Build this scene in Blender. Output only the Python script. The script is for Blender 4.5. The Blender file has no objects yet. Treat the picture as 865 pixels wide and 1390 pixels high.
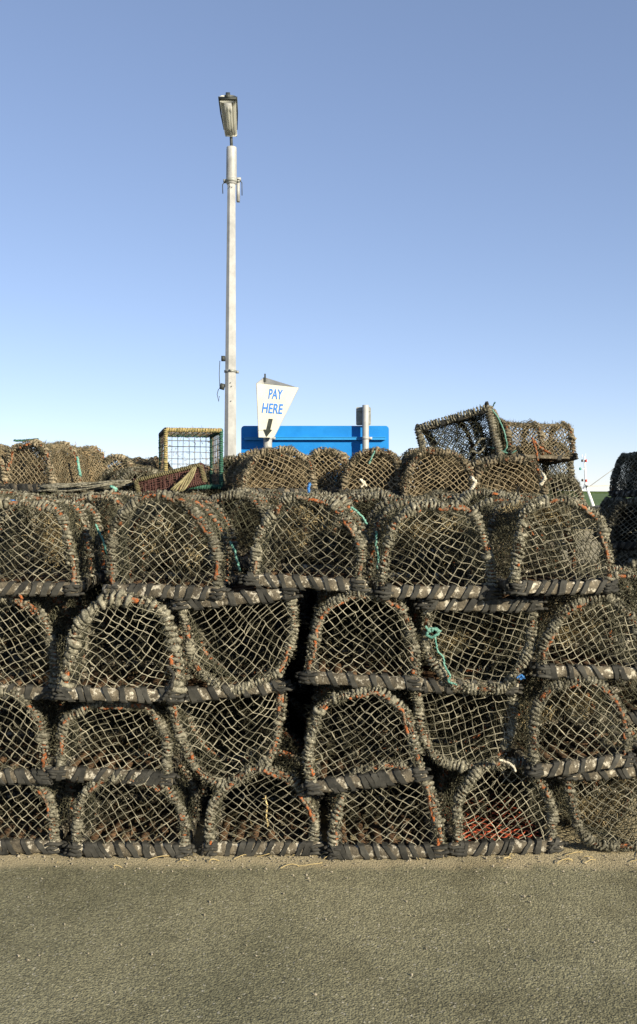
import bpy, math, random
import numpy as np
from mathutils import Vector, Matrix
R = math.radians
sc = bpy.context.scene
COL = sc.collection
SUN_AZ, SUN_EL = R(137), R(20)          # azimuth clockwise from +Y: behind the camera, to the right
D0, F, HY, EYE = 4.1, 1264.0, 667.0, 1.606

def at(px, py, d):
    return Vector(((px - 432.5) / F * d, d - D0, EYE - (py - HY) / F * d))

# ------------------------------------------------------------------ materials
def material(name, c1, c2, scale=20.0, rough=0.85, bump=0.3, bscale=None, c3=None, t3=0.62, detail=6.0, metallic=0.0, vary=0.25, spec=0.3, bdist=0.004):
    m = bpy.data.materials.new(name); m.use_nodes = True
    nt = m.node_tree; N = nt.nodes; L = nt.links
    b = N['Principled BSDF']; b.inputs['Roughness'].default_value = rough; b.inputs['Metallic'].default_value = metallic
    b.inputs['Specular IOR Level'].default_value = spec
    tc = N.new('ShaderNodeTexCoord'); oi = N.new('ShaderNodeObjectInfo')
    mul = N.new('ShaderNodeMath'); mul.operation = 'MULTIPLY'; mul.inputs[1].default_value = 37.0
    L.new(oi.outputs['Random'], mul.inputs[0])
    add = N.new('ShaderNodeVectorMath'); L.new(tc.outputs['Object'], add.inputs[0]); L.new(mul.outputs[0], add.inputs[1])
    n1 = N.new('ShaderNodeTexNoise'); n1.inputs['Scale'].default_value = scale; n1.inputs['Detail'].default_value = detail
    n1.inputs['Roughness'].default_value = 0.65
    L.new(add.outputs[0], n1.inputs['Vector'])
    r = N.new('ShaderNodeValToRGB'); r.color_ramp.elements[0].position = 0.36; r.color_ramp.elements[1].position = 0.64
    r.color_ramp.elements[0].color = (*c1, 1); r.color_ramp.elements[1].color = (*c2, 1)
    L.new(n1.outputs['Fac'], r.inputs[0]); col = r.outputs[0]
    if c3 is not None:
        n2 = N.new('ShaderNodeTexNoise'); n2.inputs['Scale'].default_value = scale * 1.7; n2.inputs['Detail'].default_value = 8
        n2.inputs['Roughness'].default_value = 0.7
        a2 = N.new('ShaderNodeVectorMath'); a2.inputs[1].default_value = (5.3, 1.7, 9.1)
        L.new(add.outputs[0], a2.inputs[0]); L.new(a2.outputs[0], n2.inputs['Vector'])
        r2 = N.new('ShaderNodeValToRGB'); r2.color_ramp.elements[0].position = t3 - 0.03; r2.color_ramp.elements[1].position = t3 + 0.03
        L.new(n2.outputs['Fac'], r2.inputs[0])
        mx = N.new('ShaderNodeMix'); mx.data_type = 'RGBA'; L.new(r2.outputs[0], mx.inputs['Factor'])
        L.new(col, mx.inputs[6]); mx.inputs[7].default_value = (*c3, 1); col = mx.outputs[2]
    if vary:
        hs = N.new('ShaderNodeHueSaturation'); mr = N.new('ShaderNodeMapRange')
        mr.inputs[3].default_value = 1 - vary; mr.inputs[4].default_value = 1 + vary
        L.new(oi.outputs['Random'], mr.inputs[0]); L.new(mr.outputs[0], hs.inputs['Value']); L.new(col, hs.inputs['Color']); col = hs.outputs[0]
    L.new(col, b.inputs['Base Color'])
    if bump:
        n3 = N.new('ShaderNodeTexNoise'); n3.inputs['Scale'].default_value = bscale or scale * 3; n3.inputs['Detail'].default_value = 5
        L.new(tc.outputs['Object'], n3.inputs['Vector'])
        bp = N.new('ShaderNodeBump'); bp.inputs['Strength'].default_value = bump; bp.inputs['Distance'].default_value = bdist
        L.new(n3.outputs['Fac'], bp.inputs['Height']); L.new(bp.outputs[0], b.inputs['Normal'])
    return m

M = dict(
    rope=material('weathered_rope', (.04, .039, .028), (.225, .21, .155), 50, .95, 1.0, 260, c3=(.38, .355, .28), t3=.60, spec=.1),
    tan_rope=material('tan_rope', (.085, .072, .045), (.33, .275, .185), 50, .95, 1.0, 260, c3=(.42, .37, .27), t3=.62, spec=.1),
    fibre=material('weed_fibre', (.028, .028, .018), (.17, .157, .105), 30, .95, 0, spec=.1),
    twine=material('net_twine', (.05, .048, .033), (.32, .295, .215), 13, .9, 0, spec=.15),
    inner_twine=material('shade_dark_inner_twine', (.012, .012, .008), (.05, .046, .029), 9, .95, 0, spec=.1),  # darkened twine: the shade inside the creels is put into its colour
    tan_weed=material('dry_tan_weed', (.10, .075, .04), (.34, .26, .15), 12, .95, 0, spec=.1),
    golden_weed=material('golden_weed', (.09, .07, .035), (.36, .29, .16), 18, .95, 0, spec=.1),
    inner_weed=material('dry_weed_shade_flecks', (.012, .011, .007), (.05, .042, .024), 9, .95, 0, c3=(.30, .24, .125), t3=.62, spec=.1),  # dried weed, painted dark for interior shade with pale flecks as sunlit strands
    twine_dark=material('fouled_shade_twine', (.028, .030, .020), (.098, .095, .062), 9, .95, 0, spec=.1),  # fouled netting, its colour darkened further to paint in shade within the stack
    twine_tan=material('tan_net_twine', (.15, .12, .07), (.37, .30, .19), 12, .9, 0, spec=.15),
    twine_tan2=material('fouled_tan_twine', (.095, .077, .046), (.28, .225, .14), 9, .95, 0, spec=.1),
    orange=material('orange_rope', (.12, .045, .018), (.33, .10, .032), 30, .9, .5, 250, c3=(.14, .12, .085), t3=.50, spec=.1),
    rubber=material('black_rubber', (.016, .016, .0135), (.05, .048, .04), 12, .72, .35, 90, c3=(.13, .12, .095), t3=.66, spec=.2),
    wood=material('encrusted_wood', (.045, .038, .026), (.13, .11, .075), 22, .8, .8, 120, c3=(.38, .35, .275), t3=.56, spec=.3, bdist=.006),
    old_wood=material('weathered_wood', (.05, .042, .03), (.15, .125, .085), 22, .85, .8, 120, c3=(.26, .23, .17), t3=.6, spec=.2, bdist=.006),
    slat=material('floor_slat_wood', (.035, .02, .011), (.12, .075, .042), 16, .9, .5, 80, spec=.15),
    red=material('red_net_twine', (.30, .05, .022), (.42, .10, .05), 14, .9, 0, spec=.15),
    teal=material('teal_rope', (.06, .20, .16), (.20, .36, .29), 40, .85, .3, 300, spec=.2),
    blue_rope=material('blue_rope', (.03, .12, .32), (.06, .20, .45), 40, .8, .3, 300, spec=.2),
    white_rope=material('pale_rope', (.42, .38, .28), (.66, .62, .5), 40, .9, .3, 300, spec=.2),
    yellow_rope=material('yellow_rope', (.19, .15, .06), (.38, .30, .14), 30, .9, .5, 250, c3=(.10, .12, .06), t3=.56, spec=.2),
    olive_rope=material('olive_rope', (.10, .09, .045), (.22, .19, .10), 30, .9, .5, 250, spec=.2),
    green_rope=material('green_rope', (.02, .07, .05), (.05, .13, .09), 30, .9, .5, 250, spec=.2),
    wire=material('coated_wire', (.03, .07, .06), (.14, .08, .06), 18, .7, 0, spec=.3),
    maroon=material('maroon_net', (.055, .026, .022), (.115, .058, .048), 24, .9, 0, spec=.15),
    galv=material('galvanised_steel', (.27, .275, .265), (.38, .385, .37), 7, .6, .12, 60, metallic=.15, vary=0, spec=.4, bdist=.002),
    galv_dark=material('dull_steel', (.20, .21, .19), (.30, .31, .285), 9, .5, .1, 60, metallic=.2, vary=0),
    dark=material('dark_fitting', (.02, .025, .022), (.05, .055, .05), 20, .55, .1, 80, vary=0),
    board=material('blue_painted_board', (.002, .15, .44), (.007, .19, .52), 3.5, .55, .05, 40, vary=0, spec=.25),
    board_rail=material('blue_painted_rail', (.006, .20, .48), (.012, .24, .56), 6, .5, .05, 40, c3=(.45, .33, .12), t3=.72, vary=0, spec=.5),
    cream=material('cream_sign_face', (.56, .55, .44), (.64, .63, .53), 3, .5, .05, 60, c3=(.60, .55, .38), t3=.74, vary=0, spec=.4),
    letter=material('blue_lettering', (.03, .17, .55), (.05, .22, .62), 30, .5, 0, vary=0),
    arrow=material('black_arrow', (.015, .02, .015), (.04, .045, .035), 20, .5, 0, vary=0),
    boat_white=material('white_boat_paint', (.68, .68, .66), (.80, .80, .78), 5, .4, .05, 30, vary=0),
    boat_dark=material('dark_boat_paint', (.015, .018, .02), (.03, .035, .035), 5, .4, .05, 30, vary=0),
    red_lamp=material('red_lamp_glass', (.45, .03, .02), (.55, .05, .03), 20, .3, 0, vary=0),
    green_lamp=material('green_lamp_glass', (.02, .20, .14), (.03, .26, .18), 20, .3, 0, vary=0),
    glass_dark=material('dark_window_glass', (.01, .012, .015), (.02, .024, .03), 5, .1, 0, vary=0, spec=.6),
    field=material('meadow_grass', (.075, .12, .042), (.12, .165, .065), .04, .95, 0, vary=0, spec=.1),
    hedge=material('hedge_leaves', (.03, .05, .02), (.06, .09, .03), .6, .95, 0, vary=0, spec=.1),
    straw=material('dry_straw', (.35, .27, .12), (.5, .4, .2), 30, .9, 0, spec=.1),
    pebble=material('pebble_stone', (.16, .14, .10), (.36, .32, .24), 60, .9, .3, 200, spec=.2),
)
def bowl_material():
    m = bpy.data.materials.new('clear_ribbed_bowl'); m.use_nodes = True
    b = m.node_tree.nodes['Principled BSDF']
    b.inputs['Base Color'].default_value = (.72, .72, .62, 1); b.inputs['Roughness'].default_value = .25
    b.inputs['Alpha'].default_value = .42
    return m
M['bowl'] = bowl_material()

# ------------------------------------------------------------------ mesh helpers
class MB:
    def __init__(s): s.v = []; s.f = []; s.n = 0
    def add(s, v, f, mat=0):
        v = np.asarray(v, float).reshape(-1, 3); f = np.asarray(f, np.int64)
        if len(v) == 0 or len(f) == 0: return s
        s.v.append(v); s.f.append((f + s.n, mat)); s.n += len(v); return s
    def merge(s, o, remap):
        off = s.n
        for v in o.v: s.v.append(v); s.n += len(v)
        for f, m in o.f: s.f.append((f + off, remap[m]))
    def mesh(s, name, mats, smooth=True):
        me = bpy.data.meshes.new(name)
        if s.n == 0: return me
        V = np.concatenate(s.v)
        loops = np.concatenate([f.ravel() for f, _ in s.f]).astype(np.int32)
        sizes = np.concatenate([np.full(len(f), f.shape[1], np.int32) for f, _ in s.f])
        mi = np.concatenate([np.full(len(f), m, np.int32) for f, m in s.f])
        starts = np.concatenate([[0], np.cumsum(sizes)[:-1]]).astype(np.int32)
        me.vertices.add(len(V)); me.vertices.foreach_set('co', V.astype(np.float32).ravel())
        me.loops.add(len(loops)); me.loops.foreach_set('vertex_index', loops)
        me.polygons.add(len(sizes)); me.polygons.foreach_set('loop_start', starts)
        try: me.polygons.foreach_set('loop_total', sizes)
        except Exception: pass
        me.polygons.foreach_set('material_index', mi)
        me.polygons.foreach_set('use_smooth', np.full(len(sizes), smooth))
        for m in mats: me.materials.append(M[m])
        me.update(calc_edges=True); me.validate()
        return me

def nrm(a): return a / np.maximum(np.linalg.norm(a, axis=-1, keepdims=True), 1e-9)

def tube(P, r, k=6, ref=None, cap=True, sx=1.0, sy=1.0, e=1.0):
    P = np.asarray(P, float); n = len(P)
    T = nrm(np.gradient(P, axis=0))
    if ref is None:
        # parallel transport
        a = np.array([0, 0, 1.0]) if abs(T[0, 2]) < .8 else np.array([0, 1.0, 0])
        U = np.zeros_like(P); u = a
        for i in range(n):
            u = u - T[i] * (u @ T[i]); u /= max(np.linalg.norm(u), 1e-9); U[i] = u
    else:
        U = np.broadcast_to(np.asarray(ref, float), P.shape)
        U = nrm(U - T * np.sum(U * T, -1, keepdims=True))
    W = np.cross(T, U)
    r = np.broadcast_to(np.asarray(r, float), (n,))
    a = np.arange(k) * 2 * math.pi / k
    ca, sa = np.cos(a), np.sin(a); ca = np.sign(ca) * np.abs(ca) ** e; sa = np.sign(sa) * np.abs(sa) ** e
    V = P[:, None] + r[:, None, None] * (ca[None, :, None] * U[:, None] * sx + sa[None, :, None] * W[:, None] * sy)
    V = V.reshape(-1, 3)
    i = np.arange(n - 1)[:, None] * k; j = np.arange(k)[None]; j2 = (j + 1) % k
    Fq = np.stack([i + j, i + j2, i + k + j2, i + k + j], -1).reshape(-1, 4)
    return V, Fq

def caps(n, k):
    return np.array([list(range(k))[::-1]]), np.array([[(n - 1) * k + q for q in range(k)]])

def add_tube(mb, P, r, k=6, ref=None, mat=0, cap=True, sx=1., sy=1., e=1.):
    V, f = tube(P, r, k, ref, cap, sx, sy, e); off = mb.n
    mb.add(V, f, mat)
    if cap:
        a, b = caps(len(P), k); mb.f.append((a + off, mat)); mb.f.append((b + off, mat))

def batch_tubes(A, B, r, rng, k=4, S=3, sag=.0015, mat=0, mb=None):
    """many short twine pieces from A to B at once"""
    A = np.asarray(A); B = np.asarray(B); m = len(A)
    if m == 0: return
    t = np.linspace(0, 1, S)
    P = A[:, None] * (1 - t)[None, :, None] + B[:, None] * t[None, :, None]
    P = P + (np.sin(t * math.pi))[None, :, None] * rng.normal(0, sag, (m, 1, 3))
    T = nrm(B - A)
    ref = np.where(np.abs(T[:, 1:2]) < .8, np.array([[0, 1.0, 0]]), np.array([[1.0, 0, 0]]))
    U = nrm(np.cross(T, ref)); W = np.cross(T, U)
    a = np.arange(k) * 2 * math.pi / k + .3
    rr = r * rng.uniform(.75, 1.3, (m, 1, 1, 1))
    V = P[:, :, None] + rr * (np.cos(a)[None, None, :, None] * U[:, None, None] + np.sin(a)[None, None, :, None] * W[:, None, None])
    base = (np.arange(m) * S * k)[:, None, None]
    i = (np.arange(S - 1) * k)[None, :, None]; j = np.arange(k)[None, None]; j2 = (j + 1) % k
    f = np.stack([base + i + j, base + i + j2, base + i + k + j2, base + i + k + j], -1).reshape(-1, 4)
    mb.add(V.reshape(-1, 3), f, mat)

OCT = np.array([[1, 0, 0], [-1, 0, 0], [0, 1, 0], [0, -1, 0], [0, 0, 1], [0, 0, -1]], float)
OCTF = np.array([[0, 2, 4], [2, 1, 4], [1, 3, 4], [3, 0, 4], [2, 0, 5], [1, 2, 5], [3, 1, 5], [0, 3, 5]])
def knots(P, r, rng, mb, mat=0):
    P = np.asarray(P); m = len(P)
    if m == 0: return
    V = P[:, None] + OCT[None] * (r * rng.uniform(.7, 1.5, (m, 1, 3)))
    f = (np.arange(m) * 6)[:, None, None] + OCTF[None]
    mb.add(V.reshape(-1, 3), f.reshape(-1, 3), mat)

def fibres(P, dirs, ln, w, rng, mb, mat=0):
    """loose strands of dried weed and frayed twine"""
    P = np.asarray(P); m = len(P)
    if m == 0: return
    d = nrm(dirs); ln = np.asarray(ln).reshape(-1, 1)
    s = nrm(np.cross(d, rng.normal(0, 1, (m, 3)))) * w
    d2 = nrm(d + rng.normal(0, .55, (m, 3)))
    p1 = P + d * ln * .55; p2 = p1 + d2 * ln * .45
    V = np.stack([P - s, P + s, p1 + s * .8, p1 - s * .8, p2 + s * .35, p2 - s * .35], 1)
    b = (np.arange(m) * 6)[:, None]
    f = np.concatenate([b + np.array([[0, 1, 2, 3]]), b + np.array([[3, 2, 4, 5]])])
    mb.add(V.reshape(-1, 3), f, mat)

def box(mb, c, s, mat=0, rot=None):
    c = np.asarray(c, float); s = np.asarray(s, float) / 2
    v = np.array([[x, y, z] for x in (-1, 1) for y in (-1, 1) for z in (-1, 1)], float) * s
    if rot is not None: v = v @ np.array(rot.to_3x3()).T
    mb.add(v + c, [[0, 1, 3, 2], [4, 6, 7, 5], [0, 4, 5, 1], [2, 3, 7, 6], [0, 2, 6, 4], [1, 5, 7, 3]], mat)

def prism(mb, pts, depth_dir, mat=0):
    """solid from an outline (list of 3-D points) pushed along depth_dir"""
    a = np.asarray(pts, float); b = a + np.asarray(depth_dir, float); n = len(a); off = mb.n
    mb.add(np.concatenate([a, b]), np.array([[i, (i + 1) % n, n + (i + 1) % n, n + i] for i in range(n)]), mat)
    mb.f.append((np.array([list(range(n))[::-1]]) + off, mat)); mb.f.append((np.array([list(range(n, 2 * n))]) + off, mat))

def obj(name, me, parent=None, loc=None):
    o = bpy.data.objects.new(name, me); COL.objects.link(o)
    if parent is not None: o.parent = parent
    if loc is not None: o.location = loc
    return o
def part(name, mb, mats, parent=None, smooth=True, label=None):
    o = obj(name, mb.mesh(name, mats, smooth), parent)
    if label: o['label'] = label
    return o
def tag(o, label, cat, group=None):
    o['label'] = label; o['category'] = cat
    if group: o['group'] = group
    return o
def thing(name, label, cat, loc=(0, 0, 0), group=None):
    o = bpy.data.objects.new(name, None); COL.objects.link(o); o.location = loc; o.empty_display_size = .1
    return tag(o, label, cat, group)
def structure(name, mb, mats, kind='structure'):
    o = part(name, mb, mats, smooth=False); o['kind'] = kind; return o
def copy_tree(o, parent=None):
    c = o.copy(); COL.objects.link(c)
    if parent is not None: c.parent = parent
    for ch in list(o.children): copy_tree(ch, c)
    return c

# ------------------------------------------------------------------ the lobster creel
def creel_parts(W, H, L, seed, detail=1.0, pitch=.0165, rope_r=.0072, ncell=.0255, twine='twine', orange=.3, weed=1.0,
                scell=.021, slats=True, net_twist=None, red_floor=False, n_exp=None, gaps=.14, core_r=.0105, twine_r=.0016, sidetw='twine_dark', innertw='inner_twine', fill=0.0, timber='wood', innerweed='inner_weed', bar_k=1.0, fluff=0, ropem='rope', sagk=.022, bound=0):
    """returns {part: (MB, [materials])} in local coordinates: x across, y from the near end (0) to the far end (L), z up"""
    rng = np.random.default_rng(seed)
    n = n_exp or rng.uniform(2.35, 2.9)
    hw, zb = W / 2 - .021, .03
    hh = H - .048
    asym = rng.normal(0, .05)
    ph = rng.uniform(0, 6.28, 12)
    def arch(t):                      # t in 0..1, left foot to right foot
        a = math.pi * (1 - np.asarray(t))
        c, s_ = np.cos(a), np.sin(a)
        x = hw * np.sign(c) * np.abs(c) ** (2 / n); z = hh * np.abs(s_) ** (2 / n)
        x = x + asym * z * .6 + .006 * np.sin(7 * a + ph[0]); z = z * (1 + .03 * np.sin(3 * a + ph[1]) + .015 * np.sin(8 * a + ph[2]))
        return x, z + zb
    tt = np.linspace(0, 1, 400); ax, az = arch(tt)
    sl = np.concatenate([[0], np.cumsum(np.hypot(np.diff(ax), np.diff(az)))]); LA = sl[-1]
    def arch_s(s): return np.interp(s, sl, ax), np.interp(s, sl, az)
    def arch_n(s):
        x0, z0 = arch_s(np.clip(s - .01, 0, LA)); x1, z1 = arch_s(np.clip(s + .01, 0, LA))
        tx, tz = x1 - x0, z1 - z0; l = np.maximum(np.hypot(tx, tz), 1e-6)
        return -tz / l, tx / l        # outward normal
    # inside test by polar profile about the base centre
    ang = np.arctan2(az - zb + 1e-6, ax); rad = np.hypot(ax, az - zb); o_ = np.argsort(ang); angs, rads = ang[o_], rad[o_]
    def inside(x, z, k=1.0):
        return (z > zb + .012) & (np.hypot(x, z - zb) < k * np.interp(np.arctan2(z - zb, x), angs, rads))
    out = {}
    # base frame: worn timbers encrusted with barnacles
    mb = MB(); bh, bd = .027 * bar_k, .022 * bar_k
    def bar(p, q, hx, hz, mat=0, nseg=14, endr=.85):
        p = np.array(p, float); q = np.array(q, float); t = np.linspace(0, 1, nseg)
        P = p + (q - p) * t[:, None]; P = P + rng.normal(0, .0025, P.shape)
        r = np.ones(nseg); r[0] = r[-1] = endr; r *= rng.uniform(.92, 1.08, nseg)
        add_tube(mb, P, r, 12, (0, 0, 1), mat, True, hz, hx, .5)
    bw = W / 2 + rng.uniform(-.01, .012)
    bar((-bw, .0, bh), (bw, .0, bh), bd, bh, nseg=18)
    bar((-bw, L, bh), (bw, L, bh), bd, bh)
    for s in (-1, 1): bar((s * (W / 2 - .03), -.02, bh), (s * (W / 2 - .03), L + .02, bh), bd, bh * .9)
    # laminated rubber soles that stick out at the corners
    for y in (0, L):
        for s in (-1, 1):
            for lay in range(3):
                x1 = W / 2 + rng.uniform(.004, .034); zc = .009 + .0165 * lay + rng.uniform(-.002, .002)
                bar((s * (W / 2 - .055), y - .004, zc), (s * (x1 - .012), y - .006, zc + rng.uniform(-.001, .003)), bd * rng.uniform(1.1, 1.3), .0075, 1, 5, .9)
                bar((s * (x1 - .014), y - .006, zc + .001), (s * x1, y + .004, zc + .001), bd * .95, .0065, 1, 3, .6)
    out['base_frame'] = (mb, [timber, 'rubber'])
    # black rubber strips bound round the timbers
    strips = []
    def strip(c, axis, hx, hz, w, slant, th=.004):
        mb = MB(); strips.append(mb); k = 14; a = np.arange(k) * 2 * math.pi / k
        e = .48
        u = np.sign(np.cos(a)) * np.abs(np.cos(a)) ** e; v = np.sign(np.sin(a)) * np.abs(np.sin(a)) ** e
        rings = []
        for (off, g) in ((-w / 2, 0), (-w / 2, th), (w / 2, th), (w / 2, 0)):
            off = off * (1 + .22 * rng.normal(0, 1, k)); U = u * (hx + g); V = v * (hz + g) * (1 + rng.normal(0, .04))
            if axis == 0: p = np.stack([off + slant * V, U, V], -1)
            else: p = np.stack([U, off + slant * V, V], -1)
            rings.append(p + np.asarray(c))
        i = np.arange(3)[:, None] * k; j = np.arange(k)[None]; j2 = (j + 1) % k
        mb.add(np.concatenate(rings), np.stack([i + j, i + j2, i + k + j2, i + k + j], -1).reshape(-1, 4))
    for y in (0,):
        step = rng.uniform(.055, .075); sgn = rng.choice([-1, 1]); x = -W / 2 + .035
        while x < W / 2 - .02:
            strip((x, y, bh), 0, bd + .0035, bh + .0035, rng.uniform(.017, .027), sgn * rng.uniform(.15, .75))
            x += step * (rng.uniform(.36, .5) if rng.random() < .25 else rng.uniform(.8, 1.35))
    for s in (-1, 1):
        y = .06
        while y < L - .03:
            strip((s * (W / 2 - .03), y, bh), 1, bd + .0035, bh + .0035, rng.uniform(.02, .03), rng.uniform(-.3, .3)); y += rng.uniform(.11, .17)
    if bound:
        mb = MB()
        for p, q in (((-bw, 0), (bw, 0)), ((-bw, L), (bw, L)), ((-bw + .02, 0), (-bw + .02, L)), ((bw - .02, 0), (bw - .02, L))):
            p = np.array([p[0], p[1], bh]); q = np.array([q[0], q[1], bh]); d = np.linalg.norm(q - p); T_ = (q - p) / d
            W_ = np.cross(T_, [0, 0, 1.]); s_ = np.linspace(.01, d - .01, int(d / .021 * 8)); f_ = s_ / .021 * 6.283 + 1.5 * np.sin(s_ * 19) + np.sin(s_ * 47)
            rad = np.cos(f_)[:, None] * np.array([0, 0, 1.]) + np.sin(f_)[:, None] * W_
            add_tube(mb, p + T_ * s_[:, None] + rad * (bh + .004) + rng.normal(0, .002, (len(s_), 3)), .008 * rng.uniform(.7, 1.3, len(s_)), 5, rad)
            m = 500; sf = rng.integers(0, len(s_), m); fibres(p + T_ * s_[sf, None] + rad[sf] * (bh + .008), rad[sf] + rng.normal(0, .6, (m, 3)), rng.uniform(.006, .02, m), .0013, rng, mb, 1)
        out['frame_wrap'] = (mb, ['rope', 'fibre'])
    for q, mb in enumerate(strips): out['strip%d' % q] = (mb, ['rubber'])
    # hoops with wound rope
    ys = [.008, L * .5, L - .008]
    for hi, y in enumerate(ys):
        core = MB(); wrap = MB()
        s = np.linspace(0, LA, 44); x, z = arch_s(s)
        lean = rng.normal(0, .012)
        def hp(sv):
            xx, zz = arch_s(sv); return np.stack([xx, y + lean * (zz / H) + .006 * np.sin(sv * 9 + ph[3 + hi]), zz], -1)
        add_tube(core, hp(s), core_r, 6, None, 0)
        pt = pitch * rng.uniform(.9, 1.15) * (1 if hi == 0 else 1.35); turns = LA / pt
        k8 = 8 if hi == 0 else 6
        sv = np.linspace(.01, LA - .01, int(turns * k8)); phi = sv / pt * 2 * math.pi
        phi = phi + 1.9 * np.sin(sv * 16 + ph[0]) + 1.1 * np.sin(sv * 41 + ph[9]) + .5 * np.sin(sv * 97 + ph[3])
        nx, nz = arch_n(sv); nn = np.stack([nx, 0 * nx, nz], -1); yy = np.array([0, 1., 0])
        rr = (core_r + rope_r * .75) * (1 + .22 * np.sin(sv * 23 + ph[6]) + .2 * np.sin(sv * 61 + ph[7]) + .15 * np.sin(sv * 143 + ph[1]))
        radial = np.cos(phi)[:, None] * nn + np.sin(phi)[:, None] * yy
        P = hp(sv) + rr[:, None] * radial + rng.normal(0, .0021, (len(sv), 3))
        g = np.sin(sv * 11 + ph[8]) + .8 * np.sin(sv * 29 + ph[9]) + .6 * np.sin(sv * 53 + ph[10])
        vis = g > np.quantile(g, gaps)
        rope = rope_r * (1 + .3 * np.sin(sv * 37 + ph[11]) + .2 * np.sin(sv * 88 + ph[5])) * rng.uniform(.7, 1.3, len(sv))
        run = 0
        while run < len(sv):
            if not vis[run]: run += 1; continue
            e = run
            while e < len(sv) and vis[e]: e += 1
            if e - run > 6: add_tube(wrap, P[run:e], rope[run:e], 5 if hi == 0 else 4, radial[run:e])
            run = e
        # orange strand laid along the hoop, showing in places
        if orange > 0:
            sv2 = np.linspace(.02, LA - .02, 150); nx, nz = arch_n(sv2); nn = np.stack([nx, 0 * nx, nz], -1)
            ph2 = sv2 * 14 + ph[4]
            rad2 = (np.cos(ph2) * .5 - .55)[:, None] * nn + (np.sin(ph2) * .5 - .85)[:, None] * yy * (1 if hi == 0 else -1)
            P2 = hp(sv2) + (core_r + rope_r * 1.25) * nrm(rad2) + rng.normal(0, .0025, (150, 3))
            g2 = np.sin(sv2 * 7 + ph[5]) + .9 * np.sin(sv2 * 27 + ph[6]) + .6 * np.sin(sv2 * 64 + ph[2]) + .3 * np.sin(sv2 * 150 + ph[3])
            v2 = g2 > np.quantile(g2, 1 - orange * 1.05); run = 0
            while run < 150:
                if not v2[run]: run += 1; continue
                e = run
                while e < 150 and v2[e]: e += 1
                if e - run > 2: add_tube(wrap, P2[run:e], rope_r * rng.uniform(.75, 1.3, e - run), 5, None, 1)
                run = e
        m = int((2300 if hi == 0 else 700) * weed * detail)
        sf = rng.uniform(0, LA, m); nx, nz = arch_n(sf); nn = np.stack([nx, 0 * nx, nz], -1); a = rng.uniform(0, 6.28, m)
        rd = np.cos(a)[:, None] * nn + np.sin(a)[:, None] * yy
        clump = .5 + .3 * np.sin(sf * 37 + ph[1]) + .2 * np.sin(sf * 83 + ph[2])
        fibres(hp(sf) + rd * (core_r + rope_r), rd + rng.normal(0, .7, (m, 3)), rng.uniform(.005, .024, m) * (.3 + 1.3 * clump ** 2), .0013, rng, wrap, 2)
        # lumps of growth
        m = int(150 * weed * detail); sf = rng.uniform(0, LA, m); nx, nz = arch_n(sf); a = rng.uniform(0, 6.28, m)
        rd = np.cos(a)[:, None] * np.stack([nx, 0 * nx, nz], -1) + np.sin(a)[:, None] * yy
        knots(hp(sf) + rd * (core_r + rope_r * 1.35), .0062, rng, wrap, 0)
        out['hoop%d' % hi] = (core, ['orange'])
        out['wrap%d' % hi] = (wrap, [ropem, 'orange', 'fibre'])
    # diamond mesh stretched over the ends
    def warp2(x, z, A):
        w = rng.uniform(0, 6.28, 6); k = rng.uniform(8, 20, 6)
        return (x + A * (np.sin(k[0] * z + w[0]) + .6 * np.sin(k[1] * x + k[2] * z + w[1])),
                z + A * (np.sin(k[3] * x + w[2]) + .6 * np.sin(k[4] * x - k[5] * z + w[3])))
    def end_net(mb, y0, cell, A, bulge, rt, kr, mat, dbl=.12, scale=1.0):
        N = int(.8 / cell); i, j = np.meshgrid(np.arange(-N, N + 1), np.arange(-N, N + 1), indexing='ij')
        th = rng.normal(0, .16) if net_twist is None else net_twist; asp = rng.uniform(.78, 1.02); sh = rng.normal(0, .2)
        x = i * cell; z = j * cell * asp
        x = x + sh * z
        x, z = x * math.cos(th) - z * math.sin(th), x * math.sin(th) + z * math.cos(th) + H * .45
        x, z = warp2(x, z, A)
        x = x + rng.normal(0, cell * .10, x.shape); z = z + rng.normal(0, cell * .10, x.shape)
        even = ((i + j) % 2) == 0
        es = []
        for dj in (1, -1):
            i0 = np.arange(0, 2 * N)[:, None]; j0 = np.arange(1, 2 * N)[None]
            mk = even[i0, j0]
            a = np.stack([x[i0, j0], z[i0, j0]], -1)[mk]; b = np.stack([x[i0 + 1, j0 + dj], z[i0 + 1, j0 + dj]], -1)[mk]
            es.append((a, b))
        a = np.concatenate([e[0] for e in es]); b = np.concatenate([e[1] for e in es])
        ia = inside(a[:, 0] / scale, (a[:, 1] - zb) / scale + zb); ib = inside(b[:, 0] / scale, (b[:, 1] - zb) / scale + zb)
        keep = ia | ib; a, b, ia, ib = a[keep], b[keep], ia[keep], ib[keep]
        sw = ~ia; a[sw], b[sw] = b[sw].copy(), a[sw].copy()
        half = ~(ia & ib); lo = np.zeros(len(a)); hi = np.ones(len(a))
        for _ in range(7):
            mid = (lo + hi) / 2; p = a + (b - a) * mid[:, None]; ins = inside(p[:, 0] / scale, (p[:, 1] - zb) / scale + zb)
            lo = np.where(ins, mid, lo); hi = np.where(ins, hi, mid)
        b = np.where(half[:, None], a + (b - a) * lo[:, None], b)
        if rng.random() < .8:      # a few broken meshes
            kp = rng.random(len(a)) > .02; a, b = a[kp], b[kp]
        w = rng.uniform(0, 6.28, 3)
        def lift(p):
            q = p[:, 1] / H
            y = y0 + bulge * (np.sin(np.clip(q, 0, 1) * math.pi) * np.cos(p[:, 0] / W * math.pi)) + .005 * np.sin(p[:, 0] * 21 + w[0]) * np.sin(p[:, 1] * 17 + w[1])
            return np.stack([p[:, 0], y, p[:, 1]], -1)
        A3, B3 = lift(a), lift(b)
        batch_tubes(A3, B3, rt, rng, 4, 3, .0018, mat, mb)
        d = rng.random(len(a)) < dbl
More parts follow.
